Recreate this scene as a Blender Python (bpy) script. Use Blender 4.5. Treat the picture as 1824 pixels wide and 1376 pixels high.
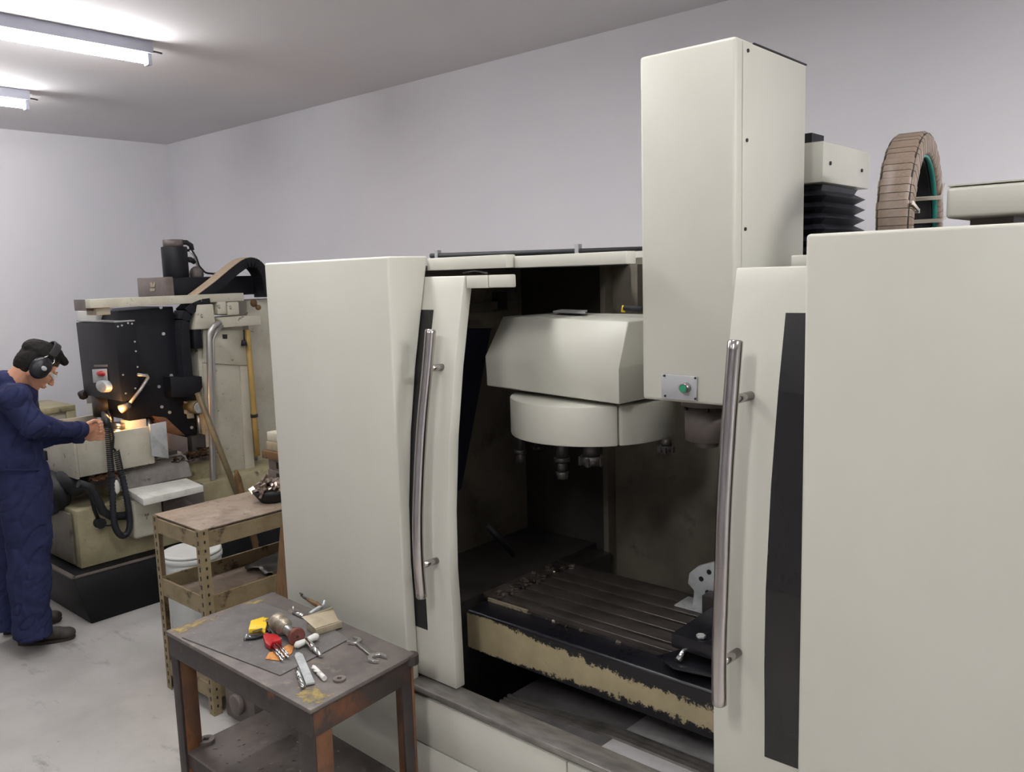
import bpy, bmesh, math, random
from mathutils import Vector, Matrix, noise

for _o in list(bpy.data.objects):
    bpy.data.objects.remove(_o, do_unlink=True)
SC = bpy.context.scene
COL = SC.collection
random.seed(7)

# ------------------------------------------------------------------ camera
cam_data = bpy.data.cameras.new('camera')
cam = bpy.data.objects.new('camera', cam_data)
COL.objects.link(cam)
YAW, PIT, ROL, FPX = 0.7248, 0.13378, -0.030515, 1494.9
fw = Vector((-math.sin(YAW) * math.cos(PIT), math.cos(YAW) * math.cos(PIT), -math.sin(PIT)))
r0 = Vector((math.cos(YAW), math.sin(YAW), 0))
u0 = r0.cross(fw)
rr = r0 * math.cos(ROL) + u0 * math.sin(ROL)
uu = u0 * math.cos(ROL) - r0 * math.sin(ROL)
m3 = Matrix((rr, uu, -fw)).transposed()
cam.matrix_world = Matrix.Translation((0, 0, 2.0)) @ m3.to_4x4()
cam_data.sensor_fit = 'HORIZONTAL'
cam_data.sensor_width = 36.0
cam_data.lens = FPX / 1824 * 36.0
cam_data.clip_start = 0.05
SC.camera = cam

# ------------------------------------------------------------------ world, exposure
w = bpy.data.worlds.new('world')
SC.world = w
w.use_nodes = True
w.node_tree.nodes['Background'].inputs[0].default_value = (0.8, 0.85, 1.0, 1)
w.node_tree.nodes['Background'].inputs[1].default_value = 0.05
SC.view_settings.view_transform = 'Standard'
SC.view_settings.look = 'None'
SC.view_settings.gamma = 1.0
SC.view_settings.use_curve_mapping = False
SC.view_settings.exposure = 0.0
TUBE_E = 102.0          # emission of every fluorescent tube
TUBE_COL = (1.0, 0.995, 0.985, 1)
ADDED_LAMPS = [(-1.30, 2.20, 9.5, 'over the door opening'), (-2.60, 2.20, 26.0, 'over the left cabinet'), (0.60, 2.20, 22.0, 'over the right cabinet'),
         (1.70, 2.90, 108.0, 'far right by the back wall'), (-0.80, -0.20, 52.0, 'behind the camera'), (-2.60, -0.20, 14.0, 'behind the camera on its left')]   # unseen fixtures added for their light: x, far end y, emission

# ------------------------------------------------------------------ materials
def srgb(r, g, b):
    def f(c):
        c /= 255.0
        return c / 12.92 if c <= 0.04045 else ((c + 0.055) / 1.055) ** 2.4
    return (f(r), f(g), f(b), 1.0)

def nt(name):
    m = bpy.data.materials.new(name)
    m.use_nodes = True
    t = m.node_tree
    return m, t, t.nodes['Principled BSDF']

def N(t, kind, **kw):
    n = t.nodes.new(kind)
    for k, v in kw.items():
        setattr(n, k, v)
    return n

def noise_fac(t, scale, detail=4, rough=0.6, coord='Object', stretch=None, lo=0.4, hi=0.6):
    tc = N(t, 'ShaderNodeTexCoord')
    src = tc.outputs[coord]
    if stretch:
        mp = N(t, 'ShaderNodeMapping')
        mp.inputs['Scale'].default_value = stretch
        t.links.new(src, mp.inputs[0])
        src = mp.outputs[0]
    nz = N(t, 'ShaderNodeTexNoise')
    nz.inputs['Scale'].default_value = scale
    nz.inputs['Detail'].default_value = detail
    nz.inputs['Roughness'].default_value = rough
    t.links.new(src, nz.inputs['Vector'])
    mr = N(t, 'ShaderNodeMapRange')
    mr.inputs[1].default_value = lo
    mr.inputs[2].default_value = hi
    t.links.new(nz.outputs[0], mr.inputs[0])
    return mr.outputs[0]

def mix(t, fac, a, b):
    mx = N(t, 'ShaderNodeMix', data_type='RGBA')
    if isinstance(fac, float):
        mx.inputs[0].default_value = fac
    else:
        t.links.new(fac, mx.inputs[0])
    for sock, v in ((mx.inputs[6], a), (mx.inputs[7], b)):
        if isinstance(v, tuple):
            sock.default_value = v
        else:
            t.links.new(v, sock)
    return mx.outputs[2]

def plain(name, col, rough=0.5, metal=0.0, col2=None, scale=6.0, lo=0.35, hi=0.7, bump=0.0, bscale=60.0, stretch=None,
          spec=0.5, detail=4, rough2=None):
    m, t, b = nt(name)
    b.inputs['Roughness'].default_value = rough
    b.inputs['Metallic'].default_value = metal
    b.inputs['Specular IOR Level'].default_value = spec
    if col2 is not None:
        f = noise_fac(t, scale, detail=detail, lo=lo, hi=hi, stretch=stretch)
        t.links.new(mix(t, f, col, col2), b.inputs['Base Color'])
        if rough2 is not None:
            mr = N(t, 'ShaderNodeMapRange')
            mr.inputs[3].default_value = rough
            mr.inputs[4].default_value = rough2
            t.links.new(f, mr.inputs[0])
            t.links.new(mr.outputs[0], b.inputs['Roughness'])
    else:
        b.inputs['Base Color'].default_value = col
    if bump:
        f2 = noise_fac(t, bscale, detail=3, lo=0.0, hi=1.0, stretch=stretch)
        bp = N(t, 'ShaderNodeBump')
        bp.inputs['Strength'].default_value = bump
        bp.inputs['Distance'].default_value = 0.002
        t.links.new(f2, bp.inputs['Height'])
        t.links.new(bp.outputs[0], b.inputs['Normal'])
    return m

def layered(name, base, layers, rough=0.6, metal=0.0, bump=0.0, bscale=80):
    """base colour with several noise-masked patches: (colour, scale, lo, hi[, stretch])"""
    m, t, b = nt(name)
    b.inputs['Roughness'].default_value = rough
    b.inputs['Metallic'].default_value = metal
    cur = base
    for L in layers:
        f = noise_fac(t, L[1], detail=6, rough=0.65, lo=L[2], hi=L[3], stretch=L[4] if len(L) > 4 else None)
        cur = mix(t, f, cur, L[0])
    t.links.new(cur, b.inputs['Base Color'])
    if bump:
        f2 = noise_fac(t, bscale, detail=4, lo=0.0, hi=1.0)
        bp = N(t, 'ShaderNodeBump')
        bp.inputs['Strength'].default_value = bump
        bp.inputs['Distance'].default_value = 0.002
        t.links.new(f2, bp.inputs['Height'])
        t.links.new(bp.outputs[0], b.inputs['Normal'])
    return m

def emit(name, col, strength):
    m, t, b = nt(name)
    b.inputs['Base Color'].default_value = (0.9, 0.9, 0.9, 1)
    b.inputs['Emission Color'].default_value = col
    b.inputs['Emission Strength'].default_value = strength
    return m

def glassy(name, col, rough=0.05, alpha=0.3):
    m, t, b = nt(name)
    b.inputs['Base Color'].default_value = col
    b.inputs['Roughness'].default_value = rough
    b.inputs['Alpha'].default_value = alpha
    return m

def chipped(name, paint, bare, g0, g1, amp=1.1):
    """beige paint rubbed off to black oily iron; the bare band widens along X (Generated)"""
    m, t, b = nt(name)
    tc = N(t, 'ShaderNodeTexCoord')
    sp = N(t, 'ShaderNodeSeparateXYZ')
    t.links.new(tc.outputs['Generated'], sp.inputs[0])
    n1 = noise_fac(t, 26, detail=12, rough=0.82, lo=0.0, hi=1.0)
    # limit(x) = g0 + (g1-g0)*x ; painted where z < limit + noise and z > low(x) + noise
    def math_(op, a, b_):
        q = N(t, 'ShaderNodeMath', operation=op)
        for s, v in ((q.inputs[0], a), (q.inputs[1], b_)):
            if isinstance(v, (int, float)):
                s.default_value = v
            else:
                t.links.new(v, s)
        return q.outputs[0]
    x, z = sp.outputs[0], sp.outputs[2]
    nn = math_('MULTIPLY', math_('SUBTRACT', n1, 0.5), amp)
    xw = math_('MAXIMUM', math_('SUBTRACT', x, 0.10), 0.0)
    top = math_('SUBTRACT', 0.98, math_('MULTIPLY', math_('MINIMUM', xw, 0.4), 0.75))
    low = math_('ADD', 0.02, math_('MULTIPLY', math_('MINIMUM', xw, 0.4), 0.45))
    soft = math_('MULTIPLY', nn, math_('MINIMUM', math_('ADD', math_('MULTIPLY', x, 3.0), 0.15), 1.0))
    a = math_('LESS_THAN', z, math_('ADD', top, soft))
    c = math_('GREATER_THAN', z, math_('SUBTRACT', low, soft))
    n2 = noise_fac(t, 55, detail=6, rough=0.75, lo=0.30, hi=0.36)
    k = math_('MULTIPLY', math_('MULTIPLY', a, c), n2)
    n3 = noise_fac(t, 9, lo=0.35, hi=0.7)
    pc = mix(t, n3, paint, tuple(v * 0.8 for v in paint[:3]) + (1,))
    t.links.new(mix(t, k, bare, pc), b.inputs['Base Color'])
    b.inputs['Roughness'].default_value = 0.5
    return m

M = {}
M['wall'] = plain('wall_paint', srgb(224, 222, 226), 0.9, col2=srgb(219, 218, 223), scale=1.2, spec=0.2, bump=0.05, bscale=40)
M['ceiling'] = plain('ceiling_paint', srgb(222, 219, 221), 0.9, col2=srgb(217, 214, 217), scale=0.8, spec=0.2)
M['floor'] = layered('concrete_floor', srgb(180, 177, 173), [(srgb(163, 159, 155), 1.6, 0.42, 0.68), (srgb(110, 104, 100), 3.2, 0.60, 0.80, (1, 3, 1)),
                     (srgb(92, 88, 84), 30, 0.68, 0.72)], rough=0.55, bump=0.1)
BEIGE = srgb(195, 193, 183)
M['beige'] = plain('beige_enamel', BEIGE, 0.42, col2=srgb(189, 187, 176), scale=2.2, stretch=(1, 1, 0.5), bump=0.04, bscale=140)
M['beige_old'] = layered('old_beige_enamel', srgb(192, 188, 172), [(srgb(174, 168, 150), 5, 0.45, 0.7), (srgb(96, 84, 68), 14, 0.63, 0.70), (srgb(40, 36, 32), 40, 0.69, 0.72)], rough=0.5)
M['beige_dirty'] = layered('dirty_beige_enamel', srgb(172, 164, 132), [(srgb(140, 130, 100), 4, 0.40, 0.7), (srgb(60, 52, 42), 9, 0.60, 0.72), (srgb(28, 25, 22), 60, 0.66, 0.70)], rough=0.5)
M['white_paint'] = layered('worn_white_paint', srgb(218, 217, 210), [(srgb(190, 188, 180), 9, 0.5, 0.7), (srgb(90, 84, 76), 60, 0.68, 0.71)], rough=0.5)
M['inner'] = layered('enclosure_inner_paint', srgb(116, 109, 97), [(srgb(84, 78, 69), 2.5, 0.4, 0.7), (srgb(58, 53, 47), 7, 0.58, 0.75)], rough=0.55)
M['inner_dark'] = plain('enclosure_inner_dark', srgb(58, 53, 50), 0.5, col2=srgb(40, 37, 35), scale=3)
M['navy_panel'] = plain('navy_guard_paint', srgb(34, 38, 58), 0.4, col2=srgb(26, 29, 46), scale=4)
M['black'] = plain('black_enamel', srgb(21, 21, 28), 0.5, col2=srgb(17, 17, 22), scale=5, bump=0.05, spec=0.3)
M['pan_black'] = plain('black_pan_paint', srgb(11, 11, 14), 0.45, col2=srgb(16, 15, 18), scale=4, spec=0.25)
M['black_matte'] = plain('black_rubber', srgb(30, 30, 33), 0.65, col2=srgb(22, 22, 25), scale=8)
M['bellows'] = plain('bellows_fabric', srgb(38, 39, 48), 0.5, col2=srgb(28, 29, 36), scale=20)
M['dark_iron'] = layered('oily_dark_iron', srgb(66, 61, 59), [(srgb(46, 43, 42), 8, 0.4, 0.65), (srgb(96, 86, 80), 30, 0.66, 0.75)], rough=0.36, metal=0.25)
M['table_top'] = layered('worn_table_iron', srgb(84, 77, 73), [(srgb(52, 48, 46), 5, 0.42, 0.62, (0.6, 2, 1)), (srgb(120, 110, 104), 22, 0.62, 0.8)], rough=0.30, metal=0.3)
M['oily_black'] = plain('oily_black_paint', srgb(18, 17, 23), 0.26, col2=srgb(26, 25, 31), scale=9, rough2=0.42)
M['chute'] = layered('lit_greasy_sheet', srgb(206, 202, 202), [(srgb(172, 168, 168), 6, 0.45, 0.7), (srgb(206, 200, 198), 18, 0.60, 0.8)], rough=0.36, metal=0.25)  # right half of the chute, its stronger light put into a paler colour
M['chute_shaded'] = layered('shaded_greasy_sheet', srgb(132, 127, 128), [(srgb(104, 100, 101), 6, 0.42, 0.68), (srgb(156, 150, 149), 18, 0.62, 0.8)], rough=0.36, metal=0.25)  # same sheet steel on the left, shade put into a darker colour
M['stainless'] = plain('brushed_stainless', srgb(188, 182, 180), 0.2, 1.0, col2=srgb(170, 164, 162), scale=20, stretch=(6, 6, 0.2))
M['sill_steel'] = plain('rubbed_sill_steel', srgb(150, 145, 140), 0.33, 0.5, col2=srgb(112, 107, 103), scale=9, stretch=(1, 4, 1))
M['steel'] = plain('plain_steel', srgb(176, 174, 172), 0.3, 1.0, col2=srgb(140, 138, 137), scale=20)
M['chrome'] = plain('polished_chrome', srgb(214, 214, 214), 0.13, 1.0)
M['galv'] = layered('galvanised_sheet', srgb(190, 192, 192), [(srgb(165, 168, 170), 14, 0.42, 0.62), (srgb(120, 118, 112), 26, 0.64, 0.74)], rough=0.45, metal=0.3)
M['window'] = plain('smoked_window', srgb(22, 21, 22), 0.30, col2=srgb(36, 33, 32), scale=5, stretch=(1, 1, 0.4), spec=0.5, rough2=0.22)
M['plate_grey'] = plain('grey_control_plate', srgb(176, 176, 178), 0.45, 0.2, col2=srgb(166, 166, 168), scale=14)
M['dot'] = plain('black_screw_head', srgb(24, 23, 22), 0.5)
M['screw'] = plain('bright_screw_head', srgb(210, 210, 208), 0.3, 0.8)
M['green'] = plain('green_button', srgb(46, 140, 104), 0.4)
M['red'] = plain('red_plastic', srgb(178, 24, 30), 0.35, col2=srgb(150, 16, 24), scale=14)
M['yellow'] = layered('yellow_plastic', srgb(226, 190, 40), [(srgb(180, 140, 30), 30, 0.58, 0.66)], rough=0.4)
M['kraft'] = layered('kraft_wrap', srgb(132, 115, 101), [(srgb(110, 94, 82), 14, 0.42, 0.66), (srgb(156, 142, 128), 26, 0.60, 0.75)], rough=0.4, bump=0.5, bscale=45)
M['teal'] = plain('teal_strap', srgb(38, 130, 122), 0.45)
M['coil_dark'] = plain('dark_coil_wire', srgb(34, 34, 38), 0.4, 0.3, col2=srgb(52, 50, 52), scale=20)
M['film'] = plain('clear_tape_grey', srgb(190, 180, 168), 0.3)
M['cart'] = layered('worn_olive_shelf_paint', srgb(142, 127, 98), [(srgb(118, 102, 76), 5, 0.42, 0.66), (srgb(74, 58, 44), 13, 0.56, 0.66), (srgb(156, 140, 108), 24, 0.66, 0.72)], rough=0.6)
M['cart_top'] = layered('grimy_shelf_board', srgb(146, 130, 115), [(srgb(116, 100, 86), 6, 0.44, 0.66), (srgb(164, 150, 134), 9, 0.56, 0.72), (srgb(58, 46, 38), 20, 0.60, 0.70)], rough=0.6, bump=0.2)
M['slot'] = plain('slot_shadow', srgb(30, 25, 21), 0.8)
M['bench'] = layered('grimy_bench_top', srgb(106, 98, 94), [(srgb(84, 77, 74), 5, 0.42, 0.62), (srgb(128, 118, 108), 11, 0.58, 0.70), (srgb(138, 118, 72), 7, 0.66, 0.74)], rough=0.55, metal=0.15, bump=0.15)
M['bench_frame'] = layered('black_bench_frame', srgb(58, 49, 47), [(srgb(44, 37, 36), 8, 0.4, 0.6), (srgb(104, 62, 34), 7, 0.62, 0.72)], rough=0.55)
M['bench_apron'] = layered('rust_patched_apron', srgb(58, 49, 46), [(srgb(104, 64, 38), 5, 0.50, 0.66), (srgb(44, 37, 36), 12, 0.55, 0.7)], rough=0.6)
M['bench_leg'] = layered('rust_streaked_bench_leg', srgb(66, 52, 46), [(srgb(118, 76, 46), 4, 0.38, 0.56, (1, 1, 0.5)), (srgb(84, 52, 32), 18, 0.54, 0.70)], rough=0.6)
M['bench_yellow'] = layered('worn_yellow_patch', srgb(150, 130, 70), [(srgb(92, 83, 70), 30, 0.40, 0.60), (srgb(172, 148, 70), 60, 0.60, 0.70)], rough=0.6)
M['sheet'] = layered('dark_sheet', srgb(108, 104, 103), [(srgb(90, 86, 85), 7, 0.42, 0.64), (srgb(148, 142, 138), 40, 0.62, 0.72)], rough=0.5, metal=0.3)
M['copper'] = layered('copper_plate', srgb(214, 150, 88), [(srgb(190, 112, 60), 40, 0.5, 0.6)], rough=0.4, metal=0.4)
M['brass_grey'] = layered('cast_bulb_metal', srgb(160, 150, 134), [(srgb(118, 108, 94), 20, 0.45, 0.65)], rough=0.4, metal=0.6)
M['rust_red'] = plain('red_brown_end', srgb(120, 66, 58), 0.5, 0.2, col2=srgb(96, 52, 46), scale=20)
M['tan_metal'] = layered('tan_angle_bar', srgb(166, 154, 132), [(srgb(146, 134, 112), 14, 0.45, 0.65)], rough=0.5, metal=0.2)
M['pale'] = plain('pale_plastic', srgb(206, 204, 198), 0.45)
M['bucket'] = plain('white_bucket_plastic', srgb(214, 216, 214), 0.4, col2=srgb(198, 200, 198), scale=5)
M['wood'] = layered('pale_wood', srgb(178, 150, 104), [(srgb(150, 120, 78), 8, 0.4, 0.65, (1, 1, 8))], rough=0.6)
M['brown_wood'] = layered('brown_board', srgb(112, 84, 48), [(srgb(84, 60, 34), 9, 0.42, 0.64, (8, 1, 1))], rough=0.6)
M['olive'] = plain('olive_rod', srgb(104, 94, 66), 0.5, col2=srgb(84, 76, 54), scale=12)
M['ochre'] = plain('ochre_pipe', srgb(178, 148, 84), 0.5, col2=srgb(158, 128, 68), scale=10)
M['conduit'] = plain('ribbed_conduit', srgb(172, 170, 166), 0.35, 0.7)
M['tan_chain'] = plain('tan_chain_cover', srgb(176, 156, 132), 0.55, col2=srgb(160, 140, 118), scale=10)
M['grey_brown'] = layered('grey_brown_iron', srgb(112, 102, 98), [(srgb(86, 78, 74), 6, 0.4, 0.66)], rough=0.5)
M['way'] = layered('rusty_dovetail', srgb(140, 100, 72), [(srgb(100, 72, 54), 10, 0.4, 0.66, (1, 0.3, 1))], rough=0.4, metal=0.5)
M['way_grey'] = layered('saddle_way_grey', srgb(150, 145, 140), [(srgb(120, 114, 108), 8, 0.42, 0.66), (srgb(70, 62, 54), 20, 0.64, 0.72)], rough=0.45)
M['chips'] = plain('metal_swarf', srgb(190, 176, 164), 0.3, 0.9, col2=srgb(90, 72, 60), scale=60)
M['chips_brown'] = plain('brown_swarf', srgb(96, 74, 56), 0.4, 0.6, col2=srgb(48, 38, 30), scale=50)
M['skin'] = plain('skin', srgb(205, 152, 122), 0.5, col2=srgb(194, 138, 110), scale=12)
M['hair'] = plain('black_hair', srgb(26, 23, 22), 0.75, col2=srgb(34, 31, 29), scale=60, bump=0.3, bscale=120, spec=0.2)
M['coverall'] = plain('navy_coverall_cloth', srgb(44, 49, 84), 0.85, col2=srgb(35, 39, 69), scale=9, bump=0.3, bscale=220, spec=0.2)
M['shoe'] = plain('brown_black_shoe', srgb(62, 55, 50), 0.6, col2=srgb(46, 41, 38), scale=20)
M['sole'] = plain('shoe_sole', srgb(52, 46, 42), 0.7)
M['spectacle'] = glassy('clear_spectacle_lens', srgb(235, 240, 242), 0.05, 0.35)
M['lip'] = plain('lip', srgb(170, 104, 90), 0.5)
M['eye'] = plain('eye_dark', srgb(34, 26, 22), 0.2)
M['lamp_body'] = plain('lamp_housing', srgb(190, 192, 205), 0.45, col2=srgb(180, 182, 196), scale=5)
M['tube'] = emit('fluorescent_tube', TUBE_COL, TUBE_E)
M['bulb'] = emit('warm_worklight', (1.0, 0.50, 0.16, 1), 40.0)
M['table_front'] = chipped('chipped_table_paint', srgb(168, 154, 122), srgb(24, 22, 24), 0.9, 0.5)

# ------------------------------------------------------------------ geometry helpers
class MB:
    """collects shapes in world coordinates, built as ONE mesh object"""
    def __init__(s):
        s.v = []; s.f = []; s.sm = []
    def add(s, vs, fs, smooth=False):
        k = len(s.v)
        s.v += [tuple(p) for p in vs]
        s.f += [tuple(i + k for i in q) for q in fs]
        s.sm += [smooth] * len(fs)
        return s
    def box(s, x0, x1, y0, y1, z0, z1):
        return s.loft([(x0, y0, z0), (x1, y0, z0), (x1, y1, z0), (x0, y1, z0)], [(x0, y0, z1), (x1, y0, z1), (x1, y1, z1), (x0, y1, z1)])
    def loft(s, a, b, smooth=False):
        n = len(a)
        fs = [tuple(range(n))[::-1], tuple(range(n, 2 * n))]
        fs += [(i, (i + 1) % n, (i + 1) % n + n, i + n) for i in range(n)]
        return s.add(list(a) + list(b), fs, smooth)
    def prism(s, poly, d):
        """flat polygon pushed along vector d"""
        d = Vector(d)
        return s.loft([Vector(p) for p in poly], [Vector(p) + d for p in poly])
    def obox(s, c, ax, ay, az):
        """oriented box: centre and three half-axis vectors"""
        c = Vector(c); ax = Vector(ax); ay = Vector(ay); az = Vector(az)
        lo = [c - ax - ay - az, c + ax - ay - az, c + ax + ay - az, c - ax + ay - az]
        return s.loft(lo, [p + 2 * az for p in lo])
    def bar(s, a, b, wd, hg, up=(0, 0, 1)):
        a = Vector(a); b = Vector(b); d = (b - a).normalized()
        sd = d.cross(Vector(up)).normalized(); u = sd.cross(d)
        return s.obox((a + b) / 2, (b - a) / 2, sd * wd / 2, u * hg / 2)
    def frame(s, d):
        d = d.normalized()
        h = Vector((0, 0, 1)) if abs(d.z) < 0.95 else Vector((1, 0, 0))
        a = d.cross(h).normalized()
        return a, d.cross(a).normalized()
    def cyl(s, a, b, r1, r2=None, n=16, caps=True):
        return s.tube([a, b], [r1, r1 if r2 is None else r2], n, caps)
    def tube(s, pts, r, n=10, caps=True):
        pts = [Vector(p) for p in pts]
        if not isinstance(r, (list, tuple)):
            r = [r] * len(pts)
        k = len(s.v); A = None
        for i, p in enumerate(pts):
            d = (pts[min(i + 1, len(pts) - 1)] - pts[max(i - 1, 0)])
            if A is None:
                A, B = s.frame(d)
            else:
                dn = d.normalized()
                A = (A - dn * A.dot(dn)).normalized(); B = dn.cross(A)
            for j in range(n):
                t = 2 * math.pi * j / n
                s.v.append(tuple(p + (A * math.cos(t) + B * math.sin(t)) * r[i]))
        for i in range(len(pts) - 1):
            for j in range(n):
                a0 = k + i * n + j; a1 = k + i * n + (j + 1) % n
                s.f.append((a0, a1, a1 + n, a0 + n)); s.sm.append(True)
        if caps:
            s.f.append(tuple(k + j for j in range(n))[::-1]); s.sm.append(False)
            e = k + (len(pts) - 1) * n
            s.f.append(tuple(e + j for j in range(n))); s.sm.append(False)
        return s
    def ell(s, c, ax, ay, az, n=16, m=10):
        c = Vector(c); ax = Vector(ax); ay = Vector(ay); az = Vector(az)
        k = len(s.v)
        for i in range(1, m):
            ph = math.pi * i / m
            for j in range(n):
                t = 2 * math.pi * j / n
                s.v.append(tuple(c + ax * (math.sin(ph) * math.cos(t)) + ay * (math.sin(ph) * math.sin(t)) + az * math.cos(ph)))
        top = len(s.v); s.v.append(tuple(c + az)); s.v.append(tuple(c - az))
        for i in range(m - 2):
            for j in range(n):
                a = k + i * n + j; b = k + i * n + (j + 1) % n
                s.f.append((a, a + n, b + n, b)); s.sm.append(True)
        for j in range(n):
            s.f.append((top, k + j, k + (j + 1) % n)); s.sm.append(True)
            e = k + (m - 2) * n
            s.f.append((top + 1, e + (j + 1) % n, e + j)); s.sm.append(True)
        return s

ORG = {}
def build(name, mb, mat, parent=None, bevel=0.0, seg=2, kind=None, label=None, angle=35):
    me = bpy.data.meshes.new(name)
    if isinstance(mb, MB):
        vs = [Vector(v) for v in mb.v]
    lo = Vector((min(v.x for v in vs), min(v.y for v in vs), min(v.z for v in vs)))
    hi = Vector((max(v.x for v in vs), max(v.y for v in vs), max(v.z for v in vs)))
    c = Vector(((lo.x + hi.x) / 2, (lo.y + hi.y) / 2, lo.z if parent is None else (lo.z + hi.z) / 2))
    me.from_pydata([tuple(v - c) for v in vs], [], mb.f)
    for p, q in zip(me.polygons, mb.sm):
        p.use_smooth = q
    bm = bmesh.new(); bm.from_mesh(me)
    bmesh.ops.recalc_face_normals(bm, faces=bm.faces[:])
    if bevel:
        es = [e for e in bm.edges if len(e.link_faces) == 2 and e.calc_face_angle(0) > math.radians(angle)]
        bmesh.ops.bevel(bm, geom=es, offset=bevel, segments=seg, affect='EDGES', clamp_overlap=True, profile=0.5)
        if seg > 1:
            for f in bm.faces:
                f.smooth = True
    bm.to_mesh(me); bm.free()
    if bevel and seg > 1:
        try:
            me.set_sharp_from_angle(angle=math.radians(40))
        except Exception:
            pass
    me.materials.append(M[mat] if isinstance(mat, str) else mat)
    o = bpy.data.objects.new(name, me)
    COL.objects.link(o)
    ORG[o] = c
    if parent is not None:
        o.parent = parent
        o.location = c - ORG[parent]
    else:
        o.location = c
    if kind:
        o['kind'] = kind
    if label:
        o['label'] = label
    return o

def thing(name, label, cat, loc, group=None):
    o = bpy.data.objects.new(name, None)
    o.empty_display_size = 0.05
    COL.objects.link(o)
    o.location = loc
    ORG[o] = Vector(loc)
    o['label'] = label; o['category'] = cat
    if group:
        o['group'] = group
    return o

def tag(o, label, cat, group=None):
    o['label'] = label; o['category'] = cat
    if group:
        o['group'] = group
    return o

def lerp(a, b, t):
    return tuple(a[i] + (b[i] - a[i]) * t for i in range(3))

def V3(*a):
    return Vector(a)

# ================================================================== SETTING
XL, YB, ZC = -7.80, 4.00, 3.30       # left wall, back wall, ceiling
XR, YF = 3.4, -5.0                   # unseen right and front walls
def structure(name, mb, mat, **k):
    return build(name, mb, mat, None, kind='structure', **k)
structure('floor', MB().box(XL, XR, YF, YB, -0.1, 0.0), 'floor')
structure('ceiling', MB().box(XL, XR, YF, YB, ZC, ZC + 0.1), 'ceiling')
structure('wall_left', MB().box(XL - 0.1, XL, YF, YB, -0.1, ZC + 0.1), 'wall')
structure('wall_back', MB().box(XL - 0.1, XR + 0.1, YB, YB + 0.1, -0.1, ZC + 0.1), 'wall')
structure('wall_right', MB().box(XR, XR + 0.1, YF, YB, -0.1, ZC + 0.1), 'wall')
structure('wall_front', MB().box(XL - 0.1, XR + 0.1, YF - 0.1, YF, -0.1, ZC + 0.1), 'wall')

# ------------------------------------------------------------------ ceiling battens
def batten(x, y_end, length, label):
    """bare fluorescent batten under the ceiling, its far end at y_end"""
    t = thing('fluorescent_batten', label, 'ceiling light', (x, y_end - length / 2, ZC), 'bare fluorescent battens on the ceiling')
    y0, y1 = y_end - length, y_end
    hs = MB().prism([(x - 0.040, y0, ZC), (x - 0.036, y0, ZC - 0.062), (x + 0.036, y0, ZC - 0.062), (x + 0.040, y0, ZC)], (0, length, 0))
    build('housing', hs, 'lamp_body', t, bevel=0.004)
    tb = build('tube', MB().tube([(x, y0 + 0.035, ZC - 0.092), (x, y1 - 0.035, ZC - 0.092)], 0.022, 12), 'tube', t)
    for yy in (y0 + 0.018, y1 - 0.018):
        build('lamp_holder', MB().box(x - 0.024, x + 0.024, yy - 0.012, yy + 0.012, ZC - 0.122, ZC - 0.060), 'lamp_body', t, bevel=0.003)
    build('wire_stub', MB().tube([(x + 0.03, y1 + 0.001, ZC - 0.05), (x + 0.035, y1 + 0.025, ZC - 0.052), (x + 0.05, y1 + 0.04, ZC - 0.058)], 0.005, 6), 'black_matte', t)
    return t

batten(-4.60, 2.31, 1.24, 'long bare fluorescent batten nearest the camera, top left of the photo')
batten(-6.24, 2.26, 1.24, 'second bare fluorescent batten deeper in the room, cut by the left edge')
def panel_light(x, y_end, length, watts, label):
    """closed fixture with a diffuser, added out of view to light the room"""
    t = thing('added_fixture', label, 'ceiling light', (x, y_end - length / 2, ZC), 'added ceiling fixtures outside the picture')
    y0, y1 = y_end - length, y_end
    hs = MB().box(x - 0.16, x + 0.16, y0, y1, ZC - 0.05, ZC)
    hs.box(x - 0.16, x - 0.148, y0, y1, ZC - 0.09, ZC - 0.05).box(x + 0.148, x + 0.16, y0, y1, ZC - 0.09, ZC - 0.05)
    hs.box(x - 0.148, x + 0.148, y0, y0 + 0.012, ZC - 0.09, ZC - 0.05).box(x - 0.148, x + 0.148, y1 - 0.012, y1, ZC - 0.09, ZC - 0.05)
    build('housing', hs, 'lamp_body', t)
    build('diffuser', MB().box(x - 0.147, x + 0.147, y0 + 0.013, y1 - 0.013, ZC - 0.085, ZC - 0.051), emit('diffuser', TUBE_COL, watts), t)
    return t
for lx, ly, le, where in ADDED_LAMPS:
    panel_light(lx, ly, 1.24, le, 'added ceiling fixture outside the picture, ' + where)

# ================================================================== MACHINING CENTRE
mc = thing('machining_center', 'large cream enclosed milling machine with both sliding doors open', 'machine', (-1.5, 2.6, 0))
PZ = [0.0, 0.61, 0.75, 0.9, 1.03, 1.225, 1.35, 1.475, 1.59, 1.70, 1.79, 1.884, 1.95, 2.064]
PT = [(.62, 1.855), (.9, 1.851), (1.03, 1.846), (1.225, 1.85), (1.475, 1.873), (1.70, 1.907), (1.884, 1.944), (2.02, 1.973)]
def prof(z):
    if z <= PT[0][0]: return PT[0][1]
    for (a, ya), (b, yb) in zip(PT, PT[1:]):
        if z <= b:
            return ya + (yb - ya) * (z - a) / (b - a)
    return PT[-1][1] + (z - 2.02) * 0.2
def curved(x0, x1, z0, z1, off0, off1, yfront=None):
    """slab following the bowed front, extruded along X"""
    zs = [z0] + [z for z in PZ if z0 + 0.005 < z < z1 - 0.005] + [z1]
    poly = [(x0, (yfront if yfront is not None else prof(z) + off0), z) for z in (zs if yfront is None else [z0, z1])]
    poly += [(x0, prof(z) + off1, z) for z in reversed(zs)]
    return MB().prism(poly, (x1 - x0, 0, 0))
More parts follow.
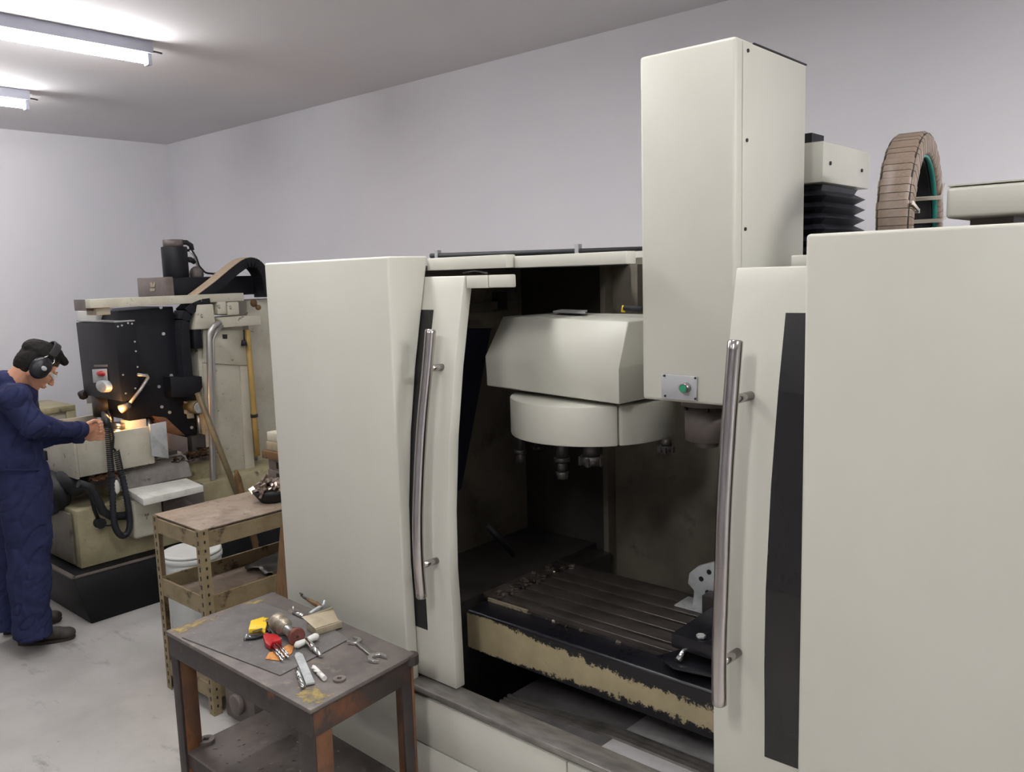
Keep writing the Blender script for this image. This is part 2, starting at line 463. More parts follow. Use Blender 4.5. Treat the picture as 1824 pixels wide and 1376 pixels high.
lc = build('left_cabinet', curved(-2.833, -2.116, 0.0, 2.066, 0, -0.003, yfront=1.80), 'beige', mc, bevel=0.008, seg=3)
rc = build('right_cabinet', curved(-0.735, 0.55, 0.0, 2.064, 0, -0.003, yfront=1.80), 'beige', mc, bevel=0.008, seg=3)
build('side_panel', MB().box(-2.833, -2.80, 2.02, 3.2, 0, 2.04), 'beige', mc, bevel=0.004)
build('rear_deck', MB().box(-1.3, 0.55, 2.46, 3.2, 1.77, 1.83), 'beige', mc)
build('rear_panel', MB().box(-2.80, 0.55, 3.17, 3.20, 0, 1.77), 'beige', mc)
build('side_panel', MB().box(0.52, 0.55, 2.02, 3.17, 0, 1.77), 'beige', mc)

# doors, each with smoked window, bowed bar handle
def door(x0, x1, wx0, wx1, label):
    d = build('sliding_door', curved(x0, x1, 0.612, 1.996, 0, 0.042), 'beige', mc, bevel=0.004, label=label)
    build('door_window', curved(wx0, wx1, 0.79, 1.886, -0.0018, 0.0), 'window', d)
    return d
dl = door(-2.76, -1.935, -2.70, -2.062, 'left door slid open behind the left cabinet')
dr = door(-0.98, -0.28, -0.839, -0.34, 'right door slid open behind the right cabinet')
build('door_rail', MB().box(-1.932, -1.835, 1.972, 2.000, 1.955, 1.996), 'beige', dl, bevel=0.003)
build('door_rail', MB().box(-1.833, -1.742, 1.972, 2.002, 1.956, 1.996), 'beige', dl, bevel=0.004)
def handle(pts, posts, r, d):
    P = [Vector(p) for p in pts]
    fine = []
    for i in range(len(P) - 1):          # catmull-rom through the measured points
        p0 = P[max(i - 1, 0)]; p1 = P[i]; p2 = P[i + 1]; p3 = P[min(i + 2, len(P) - 1)]
        for k in range(6):
            t = k / 6
            fine.append(0.5 * ((2 * p1) + (p2 - p0) * t + (2 * p0 - 5 * p1 + 4 * p2 - p3) * t * t + (3 * p1 - p0 - 3 * p2 + p3) * t ** 3))
    fine.append(P[-1])
    e0 = (fine[0] - fine[1]).normalized(); e1 = (fine[-1] - fine[-2]).normalized()
    path = [fine[0] + e0 * 0.004] + fine + [fine[-1] + e1 * 0.004]
    rad = [r * 0.8] + [r] * len(fine) + [r * 0.8]
    mb = MB().tube(path, rad, 20)
    h = build('bar_handle', mb, 'stainless', d)
    for z in posts:
        q = min(fine, key=lambda p: abs(p.z - z))
        build('handle_post', MB().cyl((q.x, q.y, z), (q.x + 0.006, prof(z) + 0.002, z), 0.0115, n=14), 'stainless', h if False else d)
handle([(-2.000, 1.868, 1.823), (-2.000, 1.850, 1.717), (-2.000, 1.809, 1.496), (-2.000, 1.780, 1.261), (-2.000, 1.771, 1.102), (-2.000, 1.776, 0.949)], (1.70, 1.055), 0.0185, dl)
handle([(-0.915, 1.835, 1.823), (-0.915, 1.806, 1.637), (-0.915, 1.782, 1.437), (-0.915, 1.769, 1.232), (-0.915, 1.759, 1.080), (-0.915, 1.760, 0.944)], (1.685, 1.045), 0.0185, dr)

# beams across the opening
build('top_beam', MB().box(-2.118, -1.758, 1.975, 2.02, 2.017, 2.058), 'beige', mc, bevel=0.003)
build('top_beam', MB().box(-1.755, -1.335, 2.01, 2.06, 2.016, 2.052), 'beige', mc, bevel=0.003)
build('top_beam', MB().box((-0.895, 2.100, 2.023)[0], -0.5, 2.10, 2.14, 1.99, (-0.895, 2.100, 2.023)[2]), 'beige', mc, bevel=0.003)
build('rail_tube', MB().tube([(-2.440, 2.300, 2.077), (-1.424, 2.300, 2.061)], 0.010, 10), 'black_matte', mc)
for px in ((-2.402, 2.300, 2.075), (-1.720, 2.300, 2.068)):
    build('rail_clip', MB().box(px[0] - 0.008, px[0] + 0.008, 2.29, 2.31, px[2] - 0.03, px[2] + 0.022), 'plate_grey', mc)
build('cable_scrap', MB().tube([(-1.992, 2.020, 2.004), (-1.937, 2.020, 2.011), (-1.881, 2.020, 2.002)], 0.003, 6), 'steel', mc)
build('rail_plate', MB().box((-1.504, 2.200, 2.044)[0], -1.34, 2.16, 2.24, 2.035, 2.054), 'pale', mc)

# sill and lower front panels
build('door_sill', MB().prism([(-2.114, 1.797, 0.606), (-2.114, 1.884, 0.609), (-2.114, 1.884, 0.57), (-2.114, 1.815, 0.57), (-2.114, 1.797, 0.588)], (1.376, 0, 0)), 'sill_steel', mc, bevel=0.003)
sx = (-1.430, 1.806, 0.579)[0]
sz = (-2.086, 1.806, 0.393)[2]
build('front_panel', MB().box(-2.113, sx - 0.002, 1.806, 1.83, sz + 0.002, 0.568), 'beige', mc, bevel=0.003)
build('front_panel', MB().box(sx + 0.002, -0.738, 1.806, 1.83, sz + 0.002, 0.568), 'beige', mc, bevel=0.003)
build('front_panel', MB().box(-2.113, -0.738, 1.806, 1.83, 0.0, sz - 0.002), 'beige', mc, bevel=0.003)
build('warning_sticker', MB().box(sx + 0.006, sx + 0.045, 1.8045, 1.806, 0.475, 0.505), plain('orange_sticker', srgb(206, 96, 62), 0.5), mc)

# enclosure interior
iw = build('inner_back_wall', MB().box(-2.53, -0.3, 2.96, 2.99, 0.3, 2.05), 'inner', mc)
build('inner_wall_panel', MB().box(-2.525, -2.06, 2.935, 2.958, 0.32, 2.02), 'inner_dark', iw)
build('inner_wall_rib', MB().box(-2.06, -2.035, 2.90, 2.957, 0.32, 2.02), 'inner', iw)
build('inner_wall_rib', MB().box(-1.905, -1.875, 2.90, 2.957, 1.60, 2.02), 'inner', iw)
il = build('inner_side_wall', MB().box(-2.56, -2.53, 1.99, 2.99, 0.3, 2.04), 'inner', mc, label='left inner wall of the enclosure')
build('inner_side_wall', MB().box(-0.30, -0.27, 1.99, 2.99, 0.3, 2.04), 'inner', mc, label='right inner wall of the enclosure')
build('side_glass', MB().prism([(-2.528, 2.468, 1.772), (-2.528, 2.713, 1.759), (-2.528, 2.490, 1.080), (-2.528, 2.418, 1.076)], (0.012, 0, 0)), 'navy_panel', il, label='navy slanted guard panel')
for a, b in (((-2.510, 2.572, 1.860), (-2.510, 2.902, 1.862)), ((-2.510, 2.558, 1.790), (-2.510, 2.746, 1.780))):
    build('guide_rail', MB().bar(a, b, 0.03, 0.035), 'inner', il)
build('guide_carriage', MB().box(-2.525, -2.49, (-2.500, 2.768, 1.853)[1] - 0.03, (-2.500, 2.768, 1.853)[1] + 0.03, 1.84, 1.92), 'inner_dark', il)
build('shade_roof', MB().box(-2.53, -1.96, 2.06, 2.96, 2.018, 2.03), 'inner_dark', mc)  # unseen panel added to keep the left interior in shade
# telescopic way cover left of the table
wc = build('way_cover', MB().prism([(-2.525, 2.08, 0.80), (-2.525, 2.95, 0.80), (-2.525, 2.95, 0.33), (-2.525, 2.08, 0.33)], (0.40, 0, 0)), 'dark_iron', mc, bevel=0.004)
build('way_cover_step', MB().box(-2.122, -2.02, 2.20, 2.90, 0.60, 0.785), 'dark_iron', wc, bevel=0.004)
build('coolant_hose', MB().tube([(-2.264, 2.380, 0.990), (-2.227, 2.420, 0.930), (-2.264, 2.531, 0.830)], 0.012, 8), 'black_matte', mc)
# floor pan of the machine
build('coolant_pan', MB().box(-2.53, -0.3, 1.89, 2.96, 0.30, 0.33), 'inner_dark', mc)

# work table with T slots
TX0, TX1 = -2.08, -0.62
tb = build('work_table', MB().prism([(-2.063, 2.050, 0.660), (-2.063, 2.050, 0.792), (-2.063, 2.056, 0.798), (-2.063, 2.150, 0.803), (-2.063, 2.60, 0.803), (-2.063, 2.60, 0.66)], (TX1 + 2.063, 0, 0)), 'oily_black', mc, bevel=0.003)
build('chipped_front', MB().box(-2.064, TX1, 2.0465, 2.0495, 0.655, 0.790), 'table_front', tb)
ys = [2.150, 2.196, 2.276, 2.352, 2.428, 2.504, 2.60]
prev = ys[0]
for i in range(1, 6):
    c = ys[i]
    build('slot_land', MB().box(-1.985, TX1, prev, c - 0.008, 0.803, 0.826), 'table_top', tb, bevel=0.0012, seg=1)
    prev = c + 0.008
build('slot_land', MB().box(-1.985, TX1, prev, 2.60, 0.803, 0.826), 'table_top', tb, bevel=0.0012, seg=1)
build('end_land', MB().box(TX0, -2.008, 2.150, 2.60, 0.803, 0.826), 'table_top', tb, bevel=0.003)
for y0, y1 in ((2.15, 2.19), (2.215, 2.262), (2.29, 2.33), (2.37, 2.41), (2.45, 2.485), (2.52, 2.60)):
    build('end_land', MB().box(-2.0075, -1.9855, y0, y1, 0.803, 0.8255), 'table_top', tb)
build('scraper_strip', MB().bar((-2.05, 2.147, 0.808), (-1.86, 2.147, 0.808), 0.006, 0.014), 'tan_metal', tb)
build('scraper_strip', MB().bar((-1.86, 2.147, 0.806), (TX1, 2.147, 0.806), 0.005, 0.010), 'dark_iron', tb)
rng = random.Random(3)
sw = MB()
for k in range(46):
    x = -2.06 + rng.random() * 0.09; y = 2.16 + rng.random() * 0.42
    s_ = 0.004 + rng.random() * 0.007; a_ = rng.random() * 6.28
    sw.obox((x, y, 0.829), (math.cos(a_) * s_, math.sin(a_) * s_, 0.0), (-math.sin(a_) * s_ * 0.5, math.cos(a_) * s_ * 0.5, 0.002), (0, 0, 0.002))
for k in range(24):
    x = -2.0 + rng.random() * 0.9; y = 2.138 + rng.random() * 0.014
    s_ = 0.004 + rng.random() * 0.006; a_ = rng.random() * 6.28
    sw.obox((x, y, 0.8065), (math.cos(a_) * s_, math.sin(a_) * s_, 0.0), (-math.sin(a_) * s_ * 0.5, math.cos(a_) * s_ * 0.5, 0.002), (0, 0, 0.0025))
build('swarf', sw, 'chips', tb, kind='stuff', label='scattered bright metal chips')
# black saddle under the table, casting front plate
sp = [(-1.826, 2.070, 0.644), (-1.094, 2.070, 0.644)]
build('saddle', MB().prism([(-1.94, 2.07, 0.658), (-1.86, 2.07, sp[1][2] - 0.004), (TX1, 2.07, sp[1][2] - 0.004), (TX1, 2.07, 0.658)], (0, 0.5, 0)), 'oily_black', mc, bevel=0.004)
build('bed', MB().box(-1.6, -0.7, 2.37, 2.9, 0.33, sp[1][2] - 0.006), 'oily_black', mc)
# greasy folded chute sheets in front of the table
zc1, zc2 = 0.47, 0.505
def cp(px, z): return px
L0 = (-1.962, 2.142, 0.470); L1 = (-1.964, 2.339, 0.470); B0 = (-1.473, 2.013, 0.505); B1 = (-1.530, 2.267, 0.505)
xb = B0[0]
ch = build('chip_chute', MB().prism([(-1.97, 1.89, 0.452), (xb, 1.89, 0.497), (xb + 0.02, 2.36, 0.497), (-1.97, 2.36, 0.452)], (0, 0, -0.004)), 'chute_shaded', mc)
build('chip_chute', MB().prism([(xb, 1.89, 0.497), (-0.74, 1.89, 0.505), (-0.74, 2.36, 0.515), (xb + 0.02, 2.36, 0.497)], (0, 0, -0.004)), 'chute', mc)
for k, (dy, w_, h_) in enumerate(((0.0, 0.012, 0.018), (-0.022, 0.010, 0.012), (-0.044, 0.010, 0.012), (-0.130, 0.012, 0.016), (-0.175, 0.008, 0.010))):
    y0 = (-1.517, 2.142, 0.510)[1] + dy
    for (a, b) in (((-1.965, y0 + 0.004, 0.456), (xb + 0.003, y0, 0.500)), ((xb + 0.003, y0, 0.500), (-0.745, y0 - 0.012, 0.509))):
        build('chute_rib', MB().bar(a, b, w_, h_), 'sill_steel', ch)

# spindle head column
col = build('column_cover', MB().box(-1.344, -1.05, 2.10, 2.552, 1.617, 2.592), 'beige', mc, bevel=0.010, seg=3)
build('cover_side_panel', MB().box(-1.0505, -1.0465, 2.136, 2.545, 1.66, 2.585), 'beige', col, bevel=0.0015)
build('top_gap_line', MB().bar((-1.049, 2.20, 2.5885), (-1.049, 2.55, 2.5885), 0.006, 0.004), 'dot', col)  # dark strip colours in the shaded gap under the lid
for p in ((-1.046, 2.160, 2.563), (-1.046, 2.157, 2.333), (-1.046, 2.151, 2.099)):
    build('panel_screw', MB().cyl((-1.047, p[1], p[2]), (-1.043, p[1], p[2]), 0.005, n=10), 'dot', col)
cpl = build('control_plate', MB().prism([(-1.276, 2.098, 1.697), (-1.160, 2.098, 1.696), (-1.162, 2.098, 1.626), (-1.275, 2.098, 1.625)], (0, -0.005, 0)), 'plate_grey', col, bevel=0.001)
for p in ((-1.264, 2.090, 1.693), (-1.164, 2.090, 1.692), (-1.164, 2.090, 1.633), (-1.262, 2.090, 1.634)):
    build('plate_screw', MB().cyl((p[0], 2.094, p[2]), (p[0], 2.0905, p[2]), 0.0034, n=8), 'dot', cpl)
bt = (-1.192, 2.090, 1.663)
build('button_ring', MB().cyl((bt[0], 2.094, bt[2]), (bt[0], 2.072, bt[2]), 0.0145, 0.013, n=20), 'steel', cpl)
build('push_button', MB().cyl((bt[0], 2.073, bt[2]), (bt[0], 2.0685, bt[2]), 0.0098, n=18), 'green', cpl, label='green push button')
spn = MB().cyl((-1.235, 2.29, 1.63), (-1.235, 2.29, 1.583), 0.078, n=28).cyl((-1.235, 2.29, 1.583), (-1.235, 2.29, 1.475), 0.066, n=28).cyl((-1.235, 2.29, 1.475), (-1.235, 2.29, 1.455), 0.036, n=20)
build('spindle_nose', spn, 'grey_brown', mc)
for a in range(6):
    t_ = a * math.pi / 3
    build('spindle_bolt', MB().cyl((-1.235 + 0.073 * math.cos(t_), 2.29 + 0.073 * math.sin(t_), 1.583), (-1.235 + 0.073 * math.cos(t_), 2.29 + 0.073 * math.sin(t_), 1.572), 0.006, n=8), 'dot', mc)

# tool magazine: faceted hood, drum with split cover, hanging tools
hC = (-2.171, 2.306, 1.577); hD = (-1.509, 2.220, 1.571); hF = (-1.497, 2.200, 1.690); hE = (-1.517, 2.290, 1.833); hA = (-2.136, 2.370, 1.838); hB = (-2.149, 2.286, 1.693)
front = [hC, hD, hF, hE, hA, hB]
back = [(p[0] + 0.035, 2.66, p[2]) for p in front]
hd = build('magazine_hood', MB().loft(front, back), 'beige', mc, bevel=0.005, seg=2, angle=8)
build('hood_lid', MB().prism([(-2.007, 2.515, 1.846), (-1.821, 2.468, 1.846), (-1.899, 2.589, 1.846), (-2.055, 2.629, 1.846)], (0, 0, 0.006)), 'plate_grey', hd)
DC = (-1.785, 2.455)
def drum(a0, a1, z0, z1, r):
    n = 40
    pts = [(DC[0] + r * math.cos(a0 + (a1 - a0) * i / n), DC[1] + r * math.sin(a0 + (a1 - a0) * i / n)) for i in range(n + 1)]
    if a1 - a0 < 6.2:
        pts = pts + [DC]
    else:
        pts = pts[:-1]
    return MB().loft([(p[0], p[1], z0) for p in pts], [(p[0], p[1], z1) for p in pts])
gp = math.atan2((-1.441, 2.190, 1.511)[1] - DC[1], (-1.441, 2.190, 1.511)[0] - DC[0])
build('drum_cover', drum(gp - 2.6, gp - 0.006, 1.420, 1.556, 0.30), 'beige', mc, bevel=0.006, seg=2)
build('drum_cover', drum(gp + 0.010, gp + 2.0, 1.420, 1.556, 0.30), 'beige', mc, bevel=0.006, seg=2)
build('tool_disc', drum(0, 6.2832, 1.440, 1.54, 0.275), 'inner_dark', mc)
build('drum_neck', MB().cyl((DC[0], DC[1], 1.55), (DC[0], DC[1], 1.70), 0.12, n=24), 'inner_dark', mc)
def holder(p, r, h, kind):
    x, y, z = p
    if kind == 0:
        mb = MB().cyl((x, y, 1.445), (x, y, z + 0.01 - 0.045), r * 0.95, n=16).cyl((x, y, z - 0.035), (x, y, z - 0.05), r * 1.15, n=16).cyl((x, y, z - 0.05), (x, y, z - 0.085), r * 0.8, n=6).cyl((x, y, z - 0.085), (x, y, z - h), r, r * 0.75, n=16)
    else:
        mb = MB().cyl((x, y, 1.445), (x, y, z - h * 0.5), r * 0.8, r * 1.0, n=16).cyl((x, y, z - h * 0.5), (x, y, z - h), r * 1.25, n=16)
        for k in range(5):
            t_ = k * 1.2566
            mb.obox((x + r * 1.2 * math.cos(t_), y + r * 1.2 * math.sin(t_), z - h * 0.8), (0.006, 0, 0), (0, 0.006, 0), (0, 0, h * 0.25))
    return build('tool_holder', mb, 'dark_iron', mc)
holder((-1.778, 2.260, 1.393), 0.024, 0.112, 0)
holder((-1.637, 2.240, 1.413), 0.030, 0.058, 1)
holder((-2.093, 2.400, 1.358), 0.020, 0.035, 0)
holder((-1.420, 2.360, 1.443), 0.018, 0.040, 1)
holder((-1.945, 2.330, 1.380), 0.014, 0.025, 1)
build('hose_end', MB().tube([(-1.677, 2.500, 1.851), (-1.672, 2.500, 1.873)], 0.008, 8), 'yellow', mc)
build('coolant_line', MB().tube([(-1.672, 2.500, 1.865), (-1.595, 2.500, 1.862)], 0.010, 8), 'black_matte', mc)

# Z axis motor box with bellows, seen over the right cabinet
zb = (-1.019, 2.620, 2.372); zy = (-1.018, 3.032, 2.373)[1]; zz = (-1.018, 2.620, 2.249)[2]
build('motor_box', MB().box(-1.35, zb[0], 2.62, zy, zz, zb[2]), 'beige', mc, bevel=0.004)
for p in ((-1.018, 2.675, 2.309), (-1.018, 2.955, 2.306)):
    build('box_screw', MB().cyl((zb[0] - 0.001, p[1], p[2]), (zb[0] + 0.004, p[1], p[2]), 0.006, n=10), 'dot', mc)
build('motor_cap', MB().box(-1.35, (-1.088, 2.700, 2.398)[0], 2.70, 2.80, zb[2], (-1.095, 2.700, 2.413)[2]), 'black', mc)
bl = MB()
nf = 12; z_hi = zz - 0.003; z_lo = 1.832
rings = []
for i in range(2 * nf + 1):
    z = z_hi + (z_lo - z_hi) * i / (2 * nf)
    o_ = 0.014 if i % 2 == 0 else -0.014
    if i == 0: o_ = -0.006
    xa, xb2, ya, yb = -1.33 - o_, zb[0] - 0.012 + o_, 2.64 - o_, zy - 0.03 + o_
    c_ = 0.02
    rings.append([(xa + c_, ya, z), (xb2 - c_, ya, z), (xb2, ya + c_, z), (xb2, yb - c_, z), (xb2 - c_, yb, z), (xa + c_, yb, z), (xa, yb - c_, z), (xa, ya + c_, z)])
for a, b in zip(rings, rings[1:]):
    bl.loft(b, a)
build('bellows', bl, 'bellows', mc, label='black folded bellows')

# ---- wrapped ring coil standing on the machine
RC = Vector((-0.745, 2.575, 2.092)); RR, RI, RW = 0.262, 0.200, 0.043
rc_ = thing('wire_coil', 'upright ring coil wrapped in brown kraft paper on top of the machine', 'coil', (RC.x, RC.y, RC.z - RR))
RM = Matrix.Translation(RC) @ Matrix.Rotation(math.radians(6), 4, 'Z')
def ring_pt(r, a, x):
    return RM @ Vector((x, -r * math.cos(a), r * math.sin(a)))
def ring_sweep(prof_pts, a0, a1, n, closed=False):
    mb = MB(); k = len(prof_pts); vs = []; fs = []
    for i in range(n + (0 if closed else 1)):
        a = a0 + (a1 - a0) * i / n
        for (r, x) in prof_pts:
            vs.append(ring_pt(r, a, x))
    m_ = n if closed else n
    for i in range(m_):
        for j in range(k):
            i2 = (i + 1) % n if closed else i + 1
            fs.append((i * k + j, i * k + (j + 1) % k, i2 * k + (j + 1) % k, i2 * k + j))
    mb.add(vs, fs, True)
    if not closed:
        mb.add(vs[:k], [tuple(range(k))]); mb.add(vs[-k:], [tuple(range(k))])
    return mb
NSEG = 76
for i in range(NSEG):
    a0 = 2 * math.pi * i / NSEG; da = 2 * math.pi / NSEG
    e = 0.0006 * ((i * 7) % 3)
    R1 = RR + e; wx = RW + e; b_ = 0.012
    pp = [(R1, -wx + b_), (R1, wx - b_), (R1 - b_, wx), (RI + 0.008, wx), (RI, wx - 0.008), (RI, -wx + 0.008), (RI + 0.008, -wx), (R1 - b_, -wx)]
    build('paper_wrap', ring_sweep(pp, a0 + 0.0028, a0 + da - 0.0028, 1), 'kraft', rc_)
build('coil_core', ring_sweep([(RR - 0.004, -RW + 0.004), (RR - 0.004, RW - 0.004), (RI + 0.004, RW - 0.004), (RI + 0.004, -RW + 0.004)], 0, 2 * math.pi, 48, True), 'slot', rc_)
build('inner_band', ring_sweep([(RI - 0.001, RW - 0.020), (RI - 0.001, RW - 0.008), (RI - 0.006, RW - 0.008), (RI - 0.006, RW - 0.020)], 0, 2 * math.pi, 48, True), 'teal', rc_, label='teal band inside the ring')
build('inner_windings', ring_sweep([(RI - 0.001, -RW), (RI - 0.001, RW - 0.022), (RI - 0.009, RW - 0.024), (RI - 0.006, RW - 0.030), (RI - 0.013, 0.0), (RI - 0.006, -0.012), (RI - 0.012, -RW)], 0, 2 * math.pi, 48, True), 'coil_dark', rc_, label='dark inner windings')
for a in (math.radians(172), math.radians(150), math.radians(12)):
    build('binding_strap', ring_sweep([(RI - 0.020, -RW - 0.004), (RI - 0.020, RW + 0.008), (RI - 0.016, RW + 0.008), (RI - 0.016, -RW - 0.004)], a - 0.03, a + 0.03, 1), 'film', rc_)
    build('binding_strap', ring_sweep([(RI - 0.018, RW + 0.004), (RI - 0.018, RW + 0.008), (RR + 0.004, RW + 0.006), (RR + 0.004, RW + 0.002)], a - 0.02, a + 0.02, 1), 'film', rc_)

# ---- cream box on the right cabinet
rb0 = (-0.613, 2.400, 2.190); rb1 = (-0.610, 2.400, 2.105)
rb = thing('electric_box', 'long low cream metal box lying on top of the right cabinet', 'box', (-0.3, 2.5, 2.064))
build('body', MB().box(rb0[0], 0.1, 2.40, 2.75, rb1[2], rb0[2] - 0.006), 'beige', rb, bevel=0.010, seg=3)
build('lid', MB().box(rb0[0] + 0.003, 0.1, 2.402, 2.75, rb0[2] - 0.004, rb0[2] + 0.001), 'beige', rb, bevel=0.001)
for fx in (rb0[0] + 0.09, -0.2, 0.05):
    build('foot', MB().box(fx - 0.05, fx + 0.05, 2.48, 2.72, 1.8305, rb1[2]), 'grey_brown', rb)

# ================================================================== FAR MILLING MACHINE
fm = thing('milling_machine', 'older black and cream knee milling machine by the left wall', 'machine', (-5.7, 2.9, 0))
build('drip_pan', MB().loft([(-6.30, 1.89, 0), (-5.08, 1.89, 0), (-5.08, 3.85, 0), (-6.30, 3.85, 0)], [(-6.30, 1.845, 0.275), (-5.165, 1.845, 0.275), (-5.165, 3.85, 0.275), (-6.30, 3.85, 0.275)]), 'pan_black', fm, bevel=0.006)
build('pan_rim', MB().bar((-6.28, 1.85, 0.279), (-5.168, 1.85, 0.279), 0.03, 0.008).bar((-5.17, 1.85, 0.279), (-5.17, 3.0, 0.279), 0.03, 0.008), 'grey_brown', fm)
build('base_casting', MB().loft([(-6.2, 1.945, 0.276), (-5.30, 1.945, 0.276), (-5.30, 3.6, 0.276), (-6.2, 3.6, 0.276)], [(-6.2, 1.95, 0.64), (-5.30, 1.95, 0.64), (-5.30, 3.6, 0.64), (-6.2, 3.6, 0.64)]), 'beige_dirty', fm, bevel=0.010)
build('front_cover', MB().box(-5.80, -5.36, 1.925, 1.944, 0.30, 0.62), 'inner', fm, bevel=0.004, label='dark stained front cover')
# black bellows / hose bundle in front of the base
build('hose_bundle', MB().ell((-5.72, 1.93, 0.70), (0.30, 0, 0.02), (0, 0.12, 0), (0, 0, 0.15), 18, 10).ell((-5.52, 2.02, 0.78), (0.16, 0, 0), (0, 0.10, 0), (0, 0, 0.09), 14, 8), 'black_matte', fm, label='black rubber gaiter')
build('hose', MB().tube([(-5.250, 1.960, 0.820), (-5.250, 2.023, 0.786), (-5.250, 2.055, 0.708), (-5.250, 2.087, 0.616), (-5.250, 2.138, 0.571), (-5.250, 2.214, 0.560), (-5.250, 2.264, 0.566)], 0.026, 10), 'black_matte', fm)
build('drain_hose', MB().tube([(-5.285, 2.032, 0.736), (-5.285, 2.047, 0.644), (-5.285, 2.069, 0.557)], 0.011, 8), 'black_matte', fm)
kp = (-5.285, 2.071, 0.542)
build('drain_knob', MB().cyl((-5.30, kp[1], kp[2]), (-5.255, kp[1], kp[2]), 0.032, n=16).tube([(-5.270, 2.068, 0.542), (-5.270, 2.107, 0.518), (-5.270, 2.151, 0.510)], 0.005, 6), 'black_matte', fm)
# knee and saddle
build('knee', MB().box(-5.95, -5.44, 2.25, 3.0, 0.62, 0.78), 'beige_dirty', fm, bevel=0.01)
build('saddle', MB().prism([(-6.0, 2.20, 0.70), (-5.33, 2.20, 0.70), (-5.36, 2.20, 0.79), (-5.40, 2.20, 0.845), (-6.0, 2.20, 0.845)], (0, 0.52, 0)), 'way_grey', fm, bevel=0.006)
build('saddle_top', MB().box(-6.0, -5.37, 2.19, 2.68, 0.848, 0.872), 'way_grey', fm, bevel=0.004)
build('chip_guard', MB().prism([(-5.288, 2.259, 0.715), (-5.251, 2.638, 0.715), (-5.023, 2.632, 0.700), (-5.008, 2.231, 0.700)], (0, 0, -0.042)), 'white_paint', fm, bevel=0.003, label='white painted chip guard shelf')
build('gear_cover', MB().box(-5.42, -5.20, 2.245, 2.44, 0.40, 0.655), 'beige_old', fm, bevel=0.025, seg=3)
build('clamp_lever', MB().tube([(-5.150, 2.462, 0.566), (-5.150, 2.499, 0.606), (-5.150, 2.553, 0.608), (-5.150, 2.595, 0.557), (-5.150, 2.621, 0.494)], 0.016, 8), 'grey_brown', fm)
build('feed_gearbox', MB().box(-5.40, -5.24, 2.46, 2.75, 0.42, 0.66), 'grey_brown', fm, bevel=0.012)
# tray box round the table
TR = MB()
TR.box(-6.15, -5.30, 1.973, 1.990, 0.835, 1.09).box(-5.317, -5.30, 1.990, 2.46, 0.845, 1.09).box(-6.15, -6.133, 1.99, 2.46, 0.84, 1.09)
build('splash_tray', TR, 'beige_old', fm, bevel=0.003)
build('tray_floor', MB().box(-6.14, -5.31, 1.985, 2.62, 0.875, 0.90), 'dark_iron', fm)
build('galvanised_guard', MB().prism([(-5.270, 2.434, 1.105), (-5.270, 2.543, 1.110), (-5.270, 2.540, 0.864), (-5.270, 2.431, 0.900)], (-0.012, 0, 0)), 'galv', fm, bevel=0.002, label='galvanised side guard plate')
tk = build('tray_latch', MB().box(-5.79, -5.74, 1.955, 1.973, 0.90, 0.96), 'black_matte', fm)
sw = MB(); rng = random.Random(11)
for k in range(60):
    p = Vector((-5.360, 2.331, 0.837)).lerp(Vector((-5.360, 2.497, 0.861)), rng.random())
    p += Vector((rng.uniform(-0.03, 0.03), 0, rng.uniform(-0.012, 0.03)))
    a_ = rng.random() * 6.28; s_ = rng.uniform(0.006, 0.018)
    sw.obox(p, (math.cos(a_) * s_, math.sin(a_) * s_, rng.uniform(-s_, s_) * 0.6), (-math.sin(a_) * s_ * 0.4, math.cos(a_) * s_ * 0.4, 0.002), (0, 0, 0.002))
build('swarf', sw, 'chips', fm, kind='stuff', label='curled bright chips on the saddle')
sw = MB()
for k in range(110):
    p = Vector((rng.uniform(-5.52, -5.34), rng.uniform(2.62, 2.95), rng.uniform(0.80, 0.86)))
    a_ = rng.random() * 6.28; s_ = rng.uniform(0.010, 0.028)
    sw.obox(p, (math.cos(a_) * s_, math.sin(a_) * s_, rng.uniform(-s_, s_) * 0.7), (-math.sin(a_) * s_ * 0.4, math.cos(a_) * s_ * 0.4, 0.003), (0, 0, 0.003))
build('swarf', sw, 'chips_brown', fm, kind='stuff', label='pile of brown oily chips')
sw = MB()
for k in range(50):
    p = Vector((rng.uniform(-5.40, -5.31), rng.uniform(2.08, 2.24), rng.uniform(0.80, 0.835)))
    a_ = rng.random() * 6.28; s_ = rng.uniform(0.010, 0.03)
    sw.obox(p, (math.cos(a_) * s_, math.sin(a_) * s_, rng.uniform(-s_, s_) * 0.5), (-math.sin(a_) * s_ * 0.3, math.cos(a_) * s_ * 0.3, 0.003), (0, 0, 0.003))
build('swarf', sw, 'way', fm, kind='stuff', label='copper coloured chips under the tray')
build('knee_top', MB().box(-5.75, -5.40, 2.73, 2.95, 0.775, 0.80), 'grey_brown', fm)

